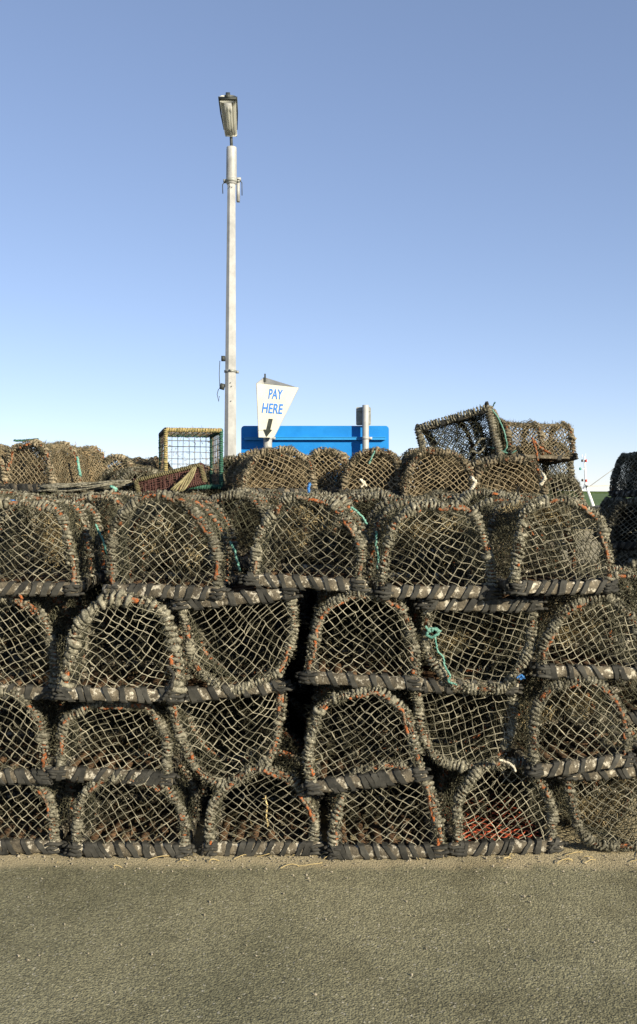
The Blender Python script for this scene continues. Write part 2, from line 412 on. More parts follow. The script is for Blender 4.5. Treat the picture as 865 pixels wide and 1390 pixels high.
        o = rng.normal(0, .003, (d.sum(), 3)); batch_tubes(A3[d] + o, B3[d] + o * .2, rt * .8, rng, 4, 3, .003, mat, mb)
        kk = np.unique(np.round(A3, 4), axis=0); knots(kk, kr, rng, mb, mat)
        return A3, B3
    def weed_on(mb, A3, B3, m, lmax, w, mat):
        if len(A3) == 0: return
        q = rng.integers(0, len(A3), m); t = rng.random((m, 1)); P = A3[q] * (1 - t) + B3[q] * t
        fibres(P, rng.normal(0, 1, (m, 3)) + np.array([0, 0, -.4]), rng.uniform(.006, lmax, m), w, rng, mb, mat)
    for hi, (y0, bl) in enumerate(((-.004, rng.uniform(-.02, .02)), (L, .01))):
        mb = MB(); fine = hi == 0
        A3, B3 = end_net(mb, y0, ncell if fine else ncell * 1.0, .008 + .008 * rng.random(), bl, twine_r, .0036, 0, .14 if fine else 0)
        weed_on(mb, A3, B3, int(420 * min(weed, 1.6) * detail), .022, .0010, 1)
        if fill and not fine:
            A4, B4 = end_net(mb, y0 - .015, .014, .008, bl, .0034, .004, 0, .3)
            weed_on(mb, A4, B4, int(2600 * fill), .05, .0034, 1)
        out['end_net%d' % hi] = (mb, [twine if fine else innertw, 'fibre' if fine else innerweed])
    # body netting over the hoops, thick with dried weed
    mb = MB(); c = scell
    I, J = int(LA / c) + 2, int(L / c) + 2
    i, j = np.meshgrid(np.arange(I), np.arange(J), indexing='ij')
    s = i * c + rng.normal(0, c * .14, i.shape); t = j * c + rng.normal(0, c * .14, i.shape)
    s, t = s + .012 * np.sin(t * 13 + ph[0]), t + .012 * np.sin(s * 11 + ph[1])
    def surf(s, t):
        s = np.clip(s, 0, LA); t = np.clip(t, 0, L); x, z = arch_s(s); nx, nz = arch_n(s)
        sag = -sagk * np.abs(np.sin(t / L * 2 * math.pi)) + .006 * np.sin(s * 19 + t * 7 + ph[2]) + .004
        return np.stack([x + nx * sag, t, z + nz * sag], -1)
    Ps = surf(s, t); even = ((i + j) % 2) == 0; A_, B_ = [], []
    for dj in (1, -1):
        i0 = np.arange(0, I - 1)[:, None]; j0 = np.arange(1, J - 1)[None]; mk = even[i0, j0]
        A_.append(Ps[i0, j0][mk]); B_.append(Ps[i0 + 1, j0 + dj][mk])
    A3, B3 = np.concatenate(A_), np.concatenate(B_)
    batch_tubes(A3, B3, twine_r * 1.15, rng, 3, 3, .002, 0, mb)
    m = int(2300 * weed * detail); q = rng.integers(0, len(A3), m); t_ = rng.random((m, 1)); P = A3[q] * (1 - t_) + B3[q] * t_
    od = P - np.array([0, 0, H * .3]); od[:, 1] = 0
    fibres(P, nrm(od) * .55 + rng.normal(0, .8, (m, 3)), rng.uniform(.008, .04, m), .0014, rng, mb, 1)
    out['side_net'] = (mb, [sidetw, 'fibre'])
    # netted entrance funnel and parlour curtain inside
    mb = MB()
    side = rng.choice([-1, 1]); nu, nv = 22, 7
    uu, vv = np.meshgrid(np.arange(nu), np.arange(nv), indexing='ij')
    a = uu / nu * 2 * math.pi; f = vv / (nv - 1)
    r = .15 * (1 - f) + .055 * f
    P = np.stack([side * (hw * .97 * (1 - f) + .01 * f), L * .27 + r * np.cos(a) * (.75 + .25 * f), H * .5 + r * np.sin(a) * .9], -1) + rng.normal(0, .004, (nu, nv, 3))
    A_, B_ = [], []
    for d in (1, -1):
        A_.append(P[:, :-1].reshape(-1, 3)); B_.append(np.roll(P, -d, 0)[:, 1:].reshape(-1, 3))
    batch_tubes(np.concatenate(A_)[::2], np.concatenate(B_)[::2], .0017, rng, 3, 3, .003, 0, mb)
    A3, B3 = end_net(mb, L * .52, ncell * 1.1, .012, -.05, .0017, .003, 0, 0, .93)
    weed_on(mb, A3, B3, int(260 * weed * detail), .05, .0012, 1)
    if fill:
        A4, B4 = end_net(mb, L * .7, .016, .012, .03, .003, .004, 0, .2); weed_on(mb, A4, B4, int(1500 * fill), .06, .003, 1)
    # bait strap, loose twine and dried weed hanging inside
    for q in range(3 if detail > .9 else 0):
        x = rng.uniform(-hw * .7, hw * .7); y = rng.uniform(.12, L * .8)
        tq = np.linspace(0, 1, 10); Pq = np.stack([x + .03 * np.sin(tq * 5 + q), y + .04 * np.sin(tq * 4), zb + tq * hh * .85], -1)
        add_tube(mb, Pq, .0028, 4, None, 0)
    m = int(260 * weed * detail)
    P = np.stack([rng.uniform(-hw * .9, hw * .9, m), rng.uniform(.08, L - .04, m), zb + .02 + np.abs(rng.normal(0, .05, m))], -1)
    fibres(P, rng.normal(0, 1, (m, 3)) * np.array([1, 1, .5]), rng.uniform(.02, .07, m), .0016, rng, mb, 1)
    for q in range(4 if fluff else 0):       # wads of golden weed, brighter than the rest, caught in the inner netting
        cx_, cy_, cz_ = rng.uniform(-.15, .15), rng.uniform(.2, L * .55), rng.uniform(H * .35, H * .85); m = int(230 * fluff)
        P = np.stack([rng.normal(cx_, .04, m), rng.normal(cy_, .03, m), rng.normal(cz_, .028, m)], -1)
        P[:, 0] = np.clip(P[:, 0], -hw * .9, hw * .9); P[:, 1] = np.clip(P[:, 1], .03, L - .03); P[:, 2] = np.clip(P[:, 2], zb + .01, H * .88)
        fibres(P, rng.normal(0, 1, (m, 3)), rng.uniform(.012, .05, m), .0017, rng, mb, 2)
    out['entrance_funnel'] = (mb, [innertw, innerweed] + (['golden_weed'] if fluff else []))
    mb = MB()
    if slats:
        for q in range(6):
            x = -W / 2 + .07 + q * (W - .14) / 5
            box(mb, (x + rng.normal(0, .004), L / 2, bh * 1.25), (.032, L - .05, .009), 0, Matrix.Rotation(rng.normal(0, .012), 4, 'Z'))
        for y in np.linspace(.12, L - .12, 4): box(mb, (0, y, bh * .7), (W - .10, .03, .014))
    if red_floor or not slats:
        c = .03; A_, B_ = [], []
        nx_, ny_ = int((W - .08) / c), int((L - .04) / c)
        gi, gj = np.meshgrid(np.arange(nx_ + 1), np.arange(ny_ + 1), indexing='ij')
        G = np.stack([-W / 2 + .04 + gi * c, .02 + gj * c, zb * 1.5 + (.035 * gj / ny_ if red_floor else 0 * gj)], -1) + rng.normal(0, .003, gi.shape + (3,))
        ev = (gi + gj) % 2 == 0
        for dj in (1, -1):
            i0 = np.arange(nx_)[:, None]; j0 = np.arange(1, ny_)[None]; mk = ev[i0, j0]
            A_.append(G[i0, j0][mk]); B_.append(G[i0 + 1, j0 + dj][mk])
        batch_tubes(np.concatenate(A_), np.concatenate(B_), .003, rng, 4, 3, .001, 1, mb)
    out['floor'] = (mb, ['slat', 'red' if red_floor else 'twine_dark'])
    # one gentle bend through every part, so that they stay attached
    kx = rng.uniform(4, 8, 3)
    def bend(v):
        x, y, z = v[:, 0], v[:, 1], v[:, 2]; q = np.clip((z - .05) / H, 0, 1)
        v[:, 0] += q * .014 * np.sin(kx[0] * y + ph[4]); v[:, 2] += q * .012 * np.sin(kx[1] * y + kx[2] * x + ph[5])
    for mb, _ in out.values():
        for v in mb.v: bend(v)
    return out

def creel_object(root, parts, floor_label=None):
    base = part('base_frame', *parts['base_frame'], root)
    if 'frame_wrap' in parts: part('rope_binding', *parts['frame_wrap'], base)
    for p in parts:
        if p.startswith('strip'): part('rubber_strip', *parts[p], base, smooth=False)
    for k in range(3):
        h = part('hoop', *parts['hoop%d' % k], root); part('rope_binding', *parts['wrap%d' % k], h)
    for k in range(2): part('end_net', *parts['end_net%d' % k], root)
    part('side_net', *parts['side_net'], root); part('entrance_funnel', *parts['entrance_funnel'], root)
    part('floor_slats', *parts['floor'], root, label=floor_label)
def creel_mesh(parts, name):
    """all of a creel as one mesh, for the stacks that are out of sight or too far off to show parts"""
    names, mb = [], MB()
    for p, (m, mats) in parts.items():
        rm = {}
        for i, q in enumerate(mats):
            if q not in names: names.append(q)
            rm[i] = names.index(q)
        mb.merge(m, rm)
    return mb.mesh(name, names)

def orient(o, centre, H, yaw=0, roll=0, pitch=0, flip=False):
    """stand the creel so that the middle of its near end is at centre"""
    Rm = Matrix.Rotation(yaw, 3, 'Z') @ Matrix.Rotation(pitch, 3, 'X') @ Matrix.Rotation(roll + (math.pi if flip else 0), 3, 'Y')
    o.rotation_euler = Rm.to_euler(); o.location = Vector(centre) - Rm @ Vector((0, 0, H / 2))

FRONT = 'lobster creels in the front stack'
#  x0, x1, y0, y1 of the near end, flip, roll (deg, + tips right side down), yaw, forward offset, options, label
front = [
 (-34, 106, 672, 808, 0, 1.0, 2, .02, dict(orange=.3, fluff=1), 'top tier creel cut by the left edge, its right side netting in the sun'),
 (146, 306, 674, 813, 0, 1.5, -1, .00, dict(orange=.42, fluff=1), 'top tier creel, second from left, bright orange down both sides of its hoop'),
 (338, 497, 668, 801, 0, 2.5, -4, .02, dict(orange=.45, fluff=1), 'middle top tier creel, just under the tan creels before the blue board'),
 (514, 676, 674, 813, 0, 1.0, 6, .00, dict(orange=.16, fluff=1), 'top tier creel, second from right, with its shaded left side netting showing'),
 (690, 841, 674, 806, 0, 0.5, 13, -.03, dict(orange=.3, weed=1.6, fluff=1.6), 'top tier creel at the right end, its long dark left side in view'),
 (-42, 80, 808, 948, 0, 3.0, 1, .05, dict(orange=.1), 'upright second tier creel half cut by the left edge'),
 (84, 246, 813, 952, 0, 1.5, 2, -.07, dict(orange=.08, pitch=.024, rope_r=.0115, core_r=.013, gaps=.04), 'second tier creel wound with the thickest pale grey rope and a fat black rubber base'),
 (244, 405, 800, 943, 1, -5.0, 2, .02, dict(orange=.1), 'upside-down second tier creel beside the thick-roped one, tilted base bar on top'),
 (416, 571, 800, 934, 0, 3.0, -1, -.02, dict(orange=.62), 'second tier creel at the centre, orange over the crown of its hoop'),
 (572, 733, 812, 940, 1, 0.5, 2, .03, dict(orange=.06, weed=1.4, fluff=.7), 'upside-down second tier creel with teal rope knots on its left side'),
 (730, 866, 806, 922, 0, 2.0, 6, .02, dict(orange=.35, weed=1.7, n_exp=2.2, fluff=1.8), 'weed-choked second tier creel at the right edge with an orange flecked hoop'),
 (-48, 70, 934, 1062, 0, 1.0, 1, .02, dict(orange=.45), 'third tier creel half cut by the left edge with orange down its right side'),
 (76, 236, 944, 1064, 0, 3.5, 0, .02, dict(orange=.2, n_exp=3.0), 'squat third tier creel under the thick-roped one'),
 (234, 393, 926, 1066, 1, -5.0, 3, .04, dict(orange=.28), 'upside-down third tier creel left of the centre, orange at its upper right'),
 (409, 570, 929, 1074, 0, -7.5, -1, -.04, dict(orange=.42), 'third tier creel tipped down to its left, base bar rising to the right'),
 (556, 702, 922, 1047, 1, 2.0, 4, .05, dict(orange=.08), 'upside-down third tier creel with a grey rounded belly, below the teal-knotted creel'),
 (711, 858, 913, 1050, 0, -4.5, 7, -.02, dict(orange=.35, weed=1.5, fluff=1.4), 'third tier creel at the right with thick rubber strips on a tilted base bar'),
 (-44, 80, 1056, 1167, 0, -.5, 1, .03, dict(orange=.35), 'bottom tier creel on the tarmac cut by the left edge'),
 (96, 257, 1056, 1168, 0, .5, 0, .00, dict(orange=.25, n_exp=2.9), 'bottom tier creel on the tarmac, second from left, with rusty floor slats in sight'),
 (277, 436, 1046, 1167, 0, -.3, 0, .02, dict(orange=.38, n_exp=2.2), 'bottom tier creel on the tarmac, third from left, with a dry straw caught inside'),
 (447, 602, 1043, 1168, 0, -.6, 0, -.02, dict(orange=.4), 'bottom tier creel on the tarmac under the tipped creel, orange on its sides'),
 (612, 760, 1036, 1159, 0, .2, 5, .03, dict(orange=.06, red_floor=True, weed=1.4), 'bottom tier creel on the tarmac with red netting over its floor'),
 (764, 905, 1038, 1158, 1, -1.5, 6, .04, dict(orange=.12, weed=1.3, fluff=1.2), 'upside-down bottom tier creel at the right corner with its rubber bar on top'),
]
creels = []
for k, (x0, x1, y0, y1, flip, roll, yaw, yo, opt, label) in enumerate(front):
    d = D0 + yo; W = (x1 - x0) / F * d; H = (y1 - y0) / F * d
    if x0 < 0: W = .5; x0 = x1 - W * F / d
    if x1 > 865: W = .5; x1 = x0 + W * F / d
    cr = abs(roll) * math.pi / 180 * W * .55; H -= cr
    root = thing('lobster_creel', label, 'lobster creel', group=FRONT)
    creel_object(root, creel_parts(W, H, .66, 100 + k, **opt), 'red floor netting' if opt.get('red_floor') else None)
    c = at((x0 + x1) / 2, (y0 + y1) / 2, d)
    lo = H / 2 + .002
    if y1 > 1150: c.z = lo + cr / 2
    orient(root, c, H, R(yaw), R(roll), 0, bool(flip)); creels.append(root)

# loose cords knotted to creels
def cord(root, pts_world, r, mat, label, wob=.006, seed=0):
    bpy.context.view_layer.update()
    rng = np.random.default_rng(seed); inv = root.matrix_world.inverted()
    pts = np.array([tuple(inv @ Vector(p)) for p in pts_world])
    t = np.linspace(0, len(pts) - 1, 12 * len(pts)); i = np.arange(len(pts))
    P = np.stack([np.interp(t, i, pts[:, q]) for q in range(3)], -1)
    ker = np.ones(7) / 7
    Pp = np.pad(P, ((3, 3), (0, 0)), mode='edge'); P = np.stack([np.convolve(Pp[:, q], ker, 'valid') for q in range(3)], -1)
    P += rng.normal(0, wob * .25, P.shape)
    mb = MB(); add_tube(mb, P, r * rng.uniform(.85, 1.15, len(P)), 6, None, 0)
    m = 40; q = rng.integers(0, len(P), m); fibres(P[q], rng.normal(0, 1, (m, 3)), rng.uniform(.005, .015, m), .0009, rng, mb, 0)
    return part('rope_tail', mb, [mat], root, label=label)
def px_path(pts, d): return [at(x, y, d) for x, y in pts]
cord(creels[9], px_path([(577, 850), (584, 858), (592, 852), (596, 860), (586, 866), (579, 862), (584, 852), (600, 858)], 4.08), .006, 'teal', 'teal rope knot', seed=1)
cord(creels[9], px_path([(590, 862), (594, 884), (602, 892), (604, 905), (612, 918), (608, 925), (620, 930)], 4.09), .004, 'teal', 'teal rope tail', seed=2)
cord(creels[9], px_path([(702, 920), (707, 916), (711, 919), (706, 922)], 4.07), .004, 'blue_rope', 'blue rope end', seed=3)
cord(creels[0], px_path([(130, 712), (134, 722), (139, 730), (143, 745), (146, 752)], 4.5), .005, 'teal', 'pale teal rope tail', seed=4)
cord(creels[1], px_path([(312, 735), (318, 745), (322, 760), (325, 775)], 4.35), .006, 'teal', 'pale teal rope tail', seed=5)
cord(creels[2], px_path([(476, 820 - 132), (484, 694), (493, 702), (498, 712)], 4.25), .005, 'teal', 'teal rope tail', seed=6)
cord(creels[2], px_path([(420, 668), (419, 662), (421, 656)], 4.3), .006, 'blue_rope', 'blue rope end standing up', seed=7)
cord(creels[3], px_path([(511, 720), (510, 740), (514, 756), (512, 772)], 4.2), .005, 'teal', 'teal rope tail', seed=8)
cord(creels[0], px_path([(8, 681), (12, 679), (18, 680), (14, 683)], 4.25), .006, 'blue_rope', 'blue rope end', seed=9)
cord(creels[5], px_path([(26, 806), (30, 812), (28, 822), (34, 826)], 4.08), .006, 'orange', 'orange twine end', seed=10)
cord(creels[6], px_path([(228, 905), (236, 915), (232, 935), (222, 948), (216, 952)], 4.0), .008, 'rubber', 'black rubber strip end', seed=11)
cord(creels[19], px_path([(360, 1080), (363, 1095), (361, 1108), (364, 1122)], 4.2), .004, 'straw', 'dry straw', seed=12)
cord(creels[15], px_path([(678, 1031), (690, 1035), (697, 1040), (700, 1047)], 4.06), .005, 'white_rope', 'pale rope end', seed=13)

# ------------------------------------------------------------------ rows behind the front stack
protos = []
for q in range(5):
    parts = creel_parts(.50, .40, .66, 500 + q, detail=.8, orange=.1 + .05 * q, weed=1.3, scell=.021, twine='twine_dark')  # dark end-net twine paints in the shade of the second row
    protos.append(parts)
rnd = random.Random(5)
first = [None] * 5
def row_creel(q, centre, H, label, group, **kw):
    if first[q] is None:
        o = thing('lobster_creel', label, 'lobster creel', group=group); creel_object(o, protos[q]); first[q] = o
    else:
        o = copy_tree(first[q]); tag(o, label, 'lobster creel', group)
    s = H / .40; o.scale = (1, 1, s); orient(o, centre, H, **kw); return o
cols2 = [-1.82, -1.17, -.44, .27, .93, 1.55]
near_gap = ['whose hoop shows left of the first top tier gap', 'in the gap between the first and second top tier creels', 'in the gap between the second and middle top tier creels',
            'in the gap right of the middle top tier creel', 'in the gap left of the long-sided right end creel']
for ci, x in enumerate(cols2):
    for tier in range(4):
        if tier == 3 and x > 1.2: continue
        top = tier == 3
        lab = ('second row creel, weed-fouled, ' + near_gap[ci] if ci < 5 else '') if top else 'shadowed creel glimpsed through the gaps of the front stack'
        H = .395
        z = tier * .395 + H / 2 + (.02 if top else 0)
        xx = x + rnd.uniform(-.04, .04); flip = (not top) and rnd.random() < .3
        row_creel((ci * 3 + tier * 2) % 5, (xx, .76 + rnd.uniform(-.02, .03), z), H, lab,
                  'second row creels behind the front stack' if top else 'creels hidden behind the front stack',
                  yaw=R(rnd.uniform(-5, 5)), roll=R(rnd.uniform(-2, 2)), flip=flip)
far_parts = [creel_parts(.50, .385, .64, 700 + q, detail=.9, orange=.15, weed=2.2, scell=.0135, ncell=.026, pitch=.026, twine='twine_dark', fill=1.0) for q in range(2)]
far_mesh = [creel_mesh(p, 'lobster_creel') for p in far_parts]
far_mesh.append(creel_mesh(creel_parts(.50, .385, .62, 720, detail=1.2, orange=.0, weed=4, scell=.011, ncell=.024, pitch=.026, rope_r=.0115, core_r=.013, twine='twine', twine_r=.0030, fill=3.5, innertw='inner_twine'), 'lobster_creel'))
def plain_creel(q, centre, label, group, yaw=0, roll=0, flip=False, H=.385):
    o = obj('lobster_creel', far_mesh[q]); tag(o, label, 'lobster creel', group); orient(o, centre, H, yaw, roll, 0, flip); return o
for y, lim in ((1.50, 1.35), (2.24, 1.65)):
    for x in np.arange(-2.6, 1.95, .57):
        for tier in range(4):
            if tier == 3 and x + .25 > lim: continue
            plain_creel(rnd.randrange(2), (x + rnd.uniform(-.03, .03), y, tier * .402 + .194), 'creel buried deep in the stack behind the front rows', 'creels buried in the stack', R(rnd.uniform(-4, 4)))
for y in (2.96,):
    for x in np.arange(-2.9, 1.95, .57):
        for tier in range(4):
            if tier == 3 and x > 1.5: continue
            plain_creel(rnd.randrange(2), (x, y, tier * .402 + .194), 'creel buried deep in the stack behind the front rows', 'creels buried in the stack', R(rnd.uniform(-4, 4)))

for y, z, xs in ((3.7, 1.50, (-2.75, -2.2, -.70, -.12, .45, 1.02, 1.55)), (3.35, 1.42, (-1.55, -.98))):
    for x in xs:
        plain_creel(rnd.randrange(2), (x + rnd.uniform(-.04, .04), y, z + .19), 'weed-clogged creel at the back of the heap, seen between those on top', 'creels at the back of the heap', R(rnd.uniform(-12, 12)))
        for t in range(4): plain_creel(rnd.randrange(2), (x, y, z - .385 * (t + 1) + .19 if z - .385 * (t + 1) > -.05 else .19), 'creel buried deep in the stack behind the front rows', 'creels buried in the stack', 0) if z - .385 * (t + 1) > -.05 else None

# ------------------------------------------------------------------ tan creels riding on top of the stack
TOP = 'creels riding on top of the stack'
tops = [
 # x0, x1, ytop, ybottom, d, yaw, roll, label, opts
 (-62, 12, 600, 668, 6.65, -8, 0, 'creel on top of the stack cut by the left edge of the photo', dict(orange=.3)),
 (2, 78, 598, 668, 6.55, -24, 0, 'big creel on top of the stack at the left with sunlit side netting', dict(orange=.4)),
 (126, 186, 620, 672, 7.0, -20, 0, 'small creel on top of the stack behind the shaded one, left of the wire trap', dict(orange=.2)),
 (163, 222, 633, 674, 6.5, 25, 0, 'low shaded creel on top of the stack just left of the maroon trap', dict(orange=.0)),
 (328, 432, 608, 674, 6.5, 16, 0, 'tan creel on top of the stack in front of the pay here sign', dict(orange=.0)),
 (420, 468, 609, 672, 7.1, -4, 0, 'tan creel squeezed between two others in front of the blue board', dict(orange=.0)),
 (464, 546, 611, 676, 6.5, -8, 2, 'tan creel on top of the stack below the grey sign post', dict(orange=.0)),
 (548, 650, 608, 686, 6.4, 4, 3, 'tan net creel on top of the stack below the tilted creel', dict(orange=.1)),
 (642, 744, 618, 686, 6.4, -4, 4, 'tan net creel with pale rope tail, right of the one under the tilted creel', dict(orange=.05)),
 (724, 780, 600, 664, 7.1, 24, 0, 'weedy creel on top of the stack under the sideways creel', dict(orange=.05)),
 (738, 792, 642, 700, 6.9, 22, 4, 'dark shaded creel sloping off the right end of the stack top', dict(orange=.0)),
]
toproots = []
for k, (x0, x1, y0, y1, d, yaw, roll, label, opt) in enumerate(tops):
    W = max(.40, min(.54, (x1 - x0) / F * d / max(.85, math.cos(R(yaw))))); H = (y1 - y0) / F * d
    H = max(H, .30)
    root = thing('lobster_creel', label, 'lobster creel', group=TOP)
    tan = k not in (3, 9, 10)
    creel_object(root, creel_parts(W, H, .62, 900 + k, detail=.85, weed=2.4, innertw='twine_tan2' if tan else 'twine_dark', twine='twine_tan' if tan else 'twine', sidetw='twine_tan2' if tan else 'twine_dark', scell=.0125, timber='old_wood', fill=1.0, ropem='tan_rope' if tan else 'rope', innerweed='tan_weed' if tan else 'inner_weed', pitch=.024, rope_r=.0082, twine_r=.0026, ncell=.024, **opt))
    c = at((x0 + x1) / 2, y0, d); c.z -= H / 2
    orient(root, c, H, R(yaw), R(roll)); toproots.append(root)

def axes(o, centre, Y, Zhint, local_mid):
    Y = Vector(Y).normalized(); Z = Vector(Zhint); Z = (Z - Y * Z.dot(Y)).normalized(); X = Y.cross(Z)
    Rm = Matrix((X, Y, Z)).transposed(); o.rotation_euler = Rm.to_euler(); o.location = Vector(centre) - Rm @ Vector(local_mid)
tilted = thing('lobster_creel', 'creel tipped on its side topmost on the stack, sky showing through its base', 'lobster creel', group=TOP)
creel_object(tilted, creel_parts(.40, .36, .54, 960, detail=.8, weed=1.3, twine='twine_tan', sidetw='twine_dark', innertw='twine_dark', fill=.35, slats=False, bar_k=.72, bound=1, ropem='tan_rope', timber='old_wood', scell=.0125, ncell=.024, orange=0, pitch=.024, rope_r=.0082, twine_r=.0024))
axes(tilted, at(631, 603, 6.9), (.86, -.40, .24), (.42, .86, -.02), (0, .27, .18))
side = thing('lobster_creel', 'tan creel lying lengthways at the top right with an orange cord on it', 'lobster creel', group=TOP)
creel_object(side, creel_parts(.42, .31, .50, 961, detail=.8, weed=1.2, twine='twine_tan', sidetw='twine_tan', innertw='twine_dark', bar_k=.6, sagk=.004, ropem='tan_rope', timber='old_wood', scell=.0165, ncell=.026, orange=0, pitch=.024, rope_r=.0082, twine_r=.0028))
axes(side, at(722, 598, 6.95), (.97, .18, -.03), (-.02, .05, 1), (0, .25, .155))
cord(tilted, px_path([(664, 552), (676, 566), (684, 584), (689, 606), (684, 614), (672, 608), (664, 606), (676, 612), (694, 616), (700, 612)], 6.7), .006, 'teal', 'pale teal rope', seed=21)
cord(tilted, px_path([(666, 556), (670, 550), (672, 546)], 6.75), .004, 'green_rope', 'frayed green twine', seed=22)
cord(side, px_path([(722, 594), (726, 604), (729, 616), (730, 626)], 6.62), .008, 'orange', 'orange cord', seed=23)
cord(side, px_path([(724, 598), (732, 606), (740, 612), (748, 615)], 6.62), .009, 'orange', 'orange cord', seed=24)
cord(tilted, px_path([(640, 612), (650, 616), (662, 602), (664, 594), (652, 596), (645, 606)], 6.68), .008, 'rope', 'grey rope lashing', seed=25)
cord(toproots[8], px_path([(640, 648), (646, 655), (640, 664), (636, 674)], 6.25), .012, 'white_rope', 'pale knotted rope tail', seed=26)
cord(toproots[8], px_path([(737, 642), (740, 650), (734, 658)], 6.25), .012, 'white_rope', 'pale rope end', seed=27)
cord(toproots[6], px_path([(509, 612), (505, 620), (501, 630)], 6.3), .006, 'teal', 'teal twine', seed=28)
cord(toproots[6], px_path([(490, 662), (496, 655), (488, 650), (498, 660)], 6.3), .007, 'white_rope', 'white frayed twine', seed=29)
cord(toproots[1], px_path([(105, 620), (107, 634), (109, 646)], 6.6), .010, 'teal', 'pale teal strap', seed=30)
cord(toproots[1], px_path([(18, 598), (30, 598), (44, 597), (52, 596)], 6.7), .008, 'green_rope', 'dark twine', seed=31)
cord(toproots[3], px_path([(150, 660), (158, 664), (154, 668)], 6.2), .012, 'teal', 'pale teal rope end', seed=32)
cord(toproots[2], px_path([(139, 656), (142, 662), (146, 668)], 6.4), .013, 'orange', 'orange rope end', seed=33)

# bundle of slack line lying beside the big left creel
rng = np.random.default_rng(77); mb = MB()
for q in range(16):
    t = np.linspace(0, 1, 12); z0 = rng.uniform(0, .045); y0 = rng.uniform(-.06, .06)
    add_tube(mb, np.stack([-.02 + t * .62, y0 + .02 * np.sin(t * 5 + q), z0 * (1 - .5 * t) + .05 * t + .012 * np.sin(t * 6 + q)], -1), .006, 5)
o = part('slack_line', mb, ['rope']); o.location = at(58, 668, 6.35); tag(o, 'bundle of slack grey line before the big left creel on the stack top', 'rope')

# square wire trap bound in yellow and green rope
rng = np.random.default_rng(31)
trap = thing('wire_trap', 'square wire trap with yellow and green rope edges left of the lamp post', 'fish trap')
tw, th_, tl = .46, .42, .62
def wrapped_edge(mb, p, q, core, ropem, r=.006, pt=.0135):
    p = np.array(p, float); q = np.array(q, float); d = np.linalg.norm(q - p); T = (q - p) / d
    U = nrm(np.cross(T, [.3, .5, .8])); W_ = np.cross(T, U)
    add_tube(mb, np.stack([p, (p + q) / 2, q]), .011, 6, None, core)
    s = np.linspace(0, d, int(d / pt * 8)); f = s / pt * 6.283
    rad = np.cos(f)[:, None] * U + np.sin(f)[:, None] * W_
    add_tube(mb, p + T * s[:, None] + rad * .014 + rng.normal(0, .001, (len(s), 3)), r, 5, rad, ropem)
corners = [(-tw / 2, 0, 0), (tw / 2, 0, 0), (tw / 2, 0, th_), (-tw / 2, 0, th_)]
for y, cm in ((0, 0), (tl, 2)):
    mb = MB()
    for a in range(4):
        p, q = list(corners[a]), list(corners[(a + 1) % 4]); p[1] = q[1] = y
        wrapped_edge(mb, p, q, 2, (0 if a in (2, 3) else 1) if y == 0 else 1)
    part('rope_edge', mb, ['yellow_rope', 'green_rope', 'dark'], trap, label='yellow and green bound front edge' if y == 0 else 'green bound rear edge')
mb = MB()
for a in range(4):
    p, q = list(corners[a]), list(corners[a]); q[1] = tl; wrapped_edge(mb, p, q, 1, 0 if a == 2 else 1)
part('rope_edge', mb, ['green_rope', 'dark'], trap)
def grid_panel(o, u, v, nu, nv, mats):
    mb = MB(); o, u, v = (np.array(a, float) for a in (o, u, v)); A_, B_ = [], []
    for a in range(nu + 1): A_.append(o + u * a / nu); B_.append(o + u * a / nu + v)
    for a in range(nv + 1): A_.append(o + v * a / nv); B_.append(o + v * a / nv + u)
    batch_tubes(A_, B_, .0026, rng, 5, 6, .002, 0, mb)
    m = 260; P = o + u * rng.random((m, 1)) + v * (rng.random((m, 1)) ** 1.8)
    fibres(P, rng.normal(0, 1, (m, 3)), rng.uniform(.015, .05, m), .0022, rng, mb, 1); return part('wire_panel', mb, mats + ['tan_weed'], trap)
grid_panel((-tw / 2, tl, 0), (tw, 0, 0), (0, 0, th_), 9, 9, ['wire'])
grid_panel((-tw / 2, 0, th_), (tw, 0, 0), (0, tl, 0), 9, 9, ['wire'])
grid_panel((-tw / 2, 0, 0), (tw, 0, 0), (0, tl, 0), 9, 9, ['wire'])
grid_panel((-tw / 2, 0, 0), (0, tl, 0), (0, 0, th_), 12, 9, ['wire'])
grid_panel((tw / 2, 0, 0), (0, tl, 0), (0, 0, th_), 12, 9, ['wire'])
c = at(263, 661, 6.75); trap.location = c; trap.rotation_euler = (0, 0, R(13)); trap.scale = (.87, 1, .98)
# maroon netted trap lying in front of it
mtrap = thing('netted_trap', 'flat maroon netted trap with an olive bar leaning before the square wire trap', 'fish trap')
mb = MB(); ml, mh, md = .44, .15, .30
for z in (0, mh):
    for y in (0, md): wrapped_edge(mb, (0, y, z), (ml, y, z), 1, 0 if z else 1)
for x in (0, ml):
    for y in (0, md): wrapped_edge(mb, (x, y, 0), (x, y, mh), 1, 0)
    wrapped_edge(mb, (x, 0, mh), (x, md, mh), 1, 1)
part('bound_frame', mb, ['olive_rope', 'maroon'], mtrap)
mb = MB(); A_, B_ = [], []
for x in np.linspace(0, ml, 30): A_ += [(x, 0, 0), (x, md, 0), (x, 0, mh)]; B_ += [(x + .02, 0, mh), (x + .02, md, mh), (x, md, mh)]
for z in np.linspace(0, mh, 10): A_ += [(0, 0, z), (0, md, z), (0, 0, z), (ml, 0, z)]; B_ += [(ml, 0, z), (ml, md, z), (0, md, z), (ml, md, z)]
batch_tubes(A_, B_, .003, rng, 4, 8, .006, 0, mb)
m = 500; fibres(np.stack([rng.uniform(0, ml, m), rng.uniform(0, md, m), rng.uniform(0, mh, m)], -1), rng.normal(0, 1, (m, 3)), rng.uniform(.02, .06, m), .002, rng, mb, 0)
part('net_cover', mb, ['maroon'], mtrap)
mtrap.location = at(190, 676, 6.2); mtrap.rotation_euler = (0, R(-14), R(6)); mtrap.scale = (1, 1, .8)
mb = MB()
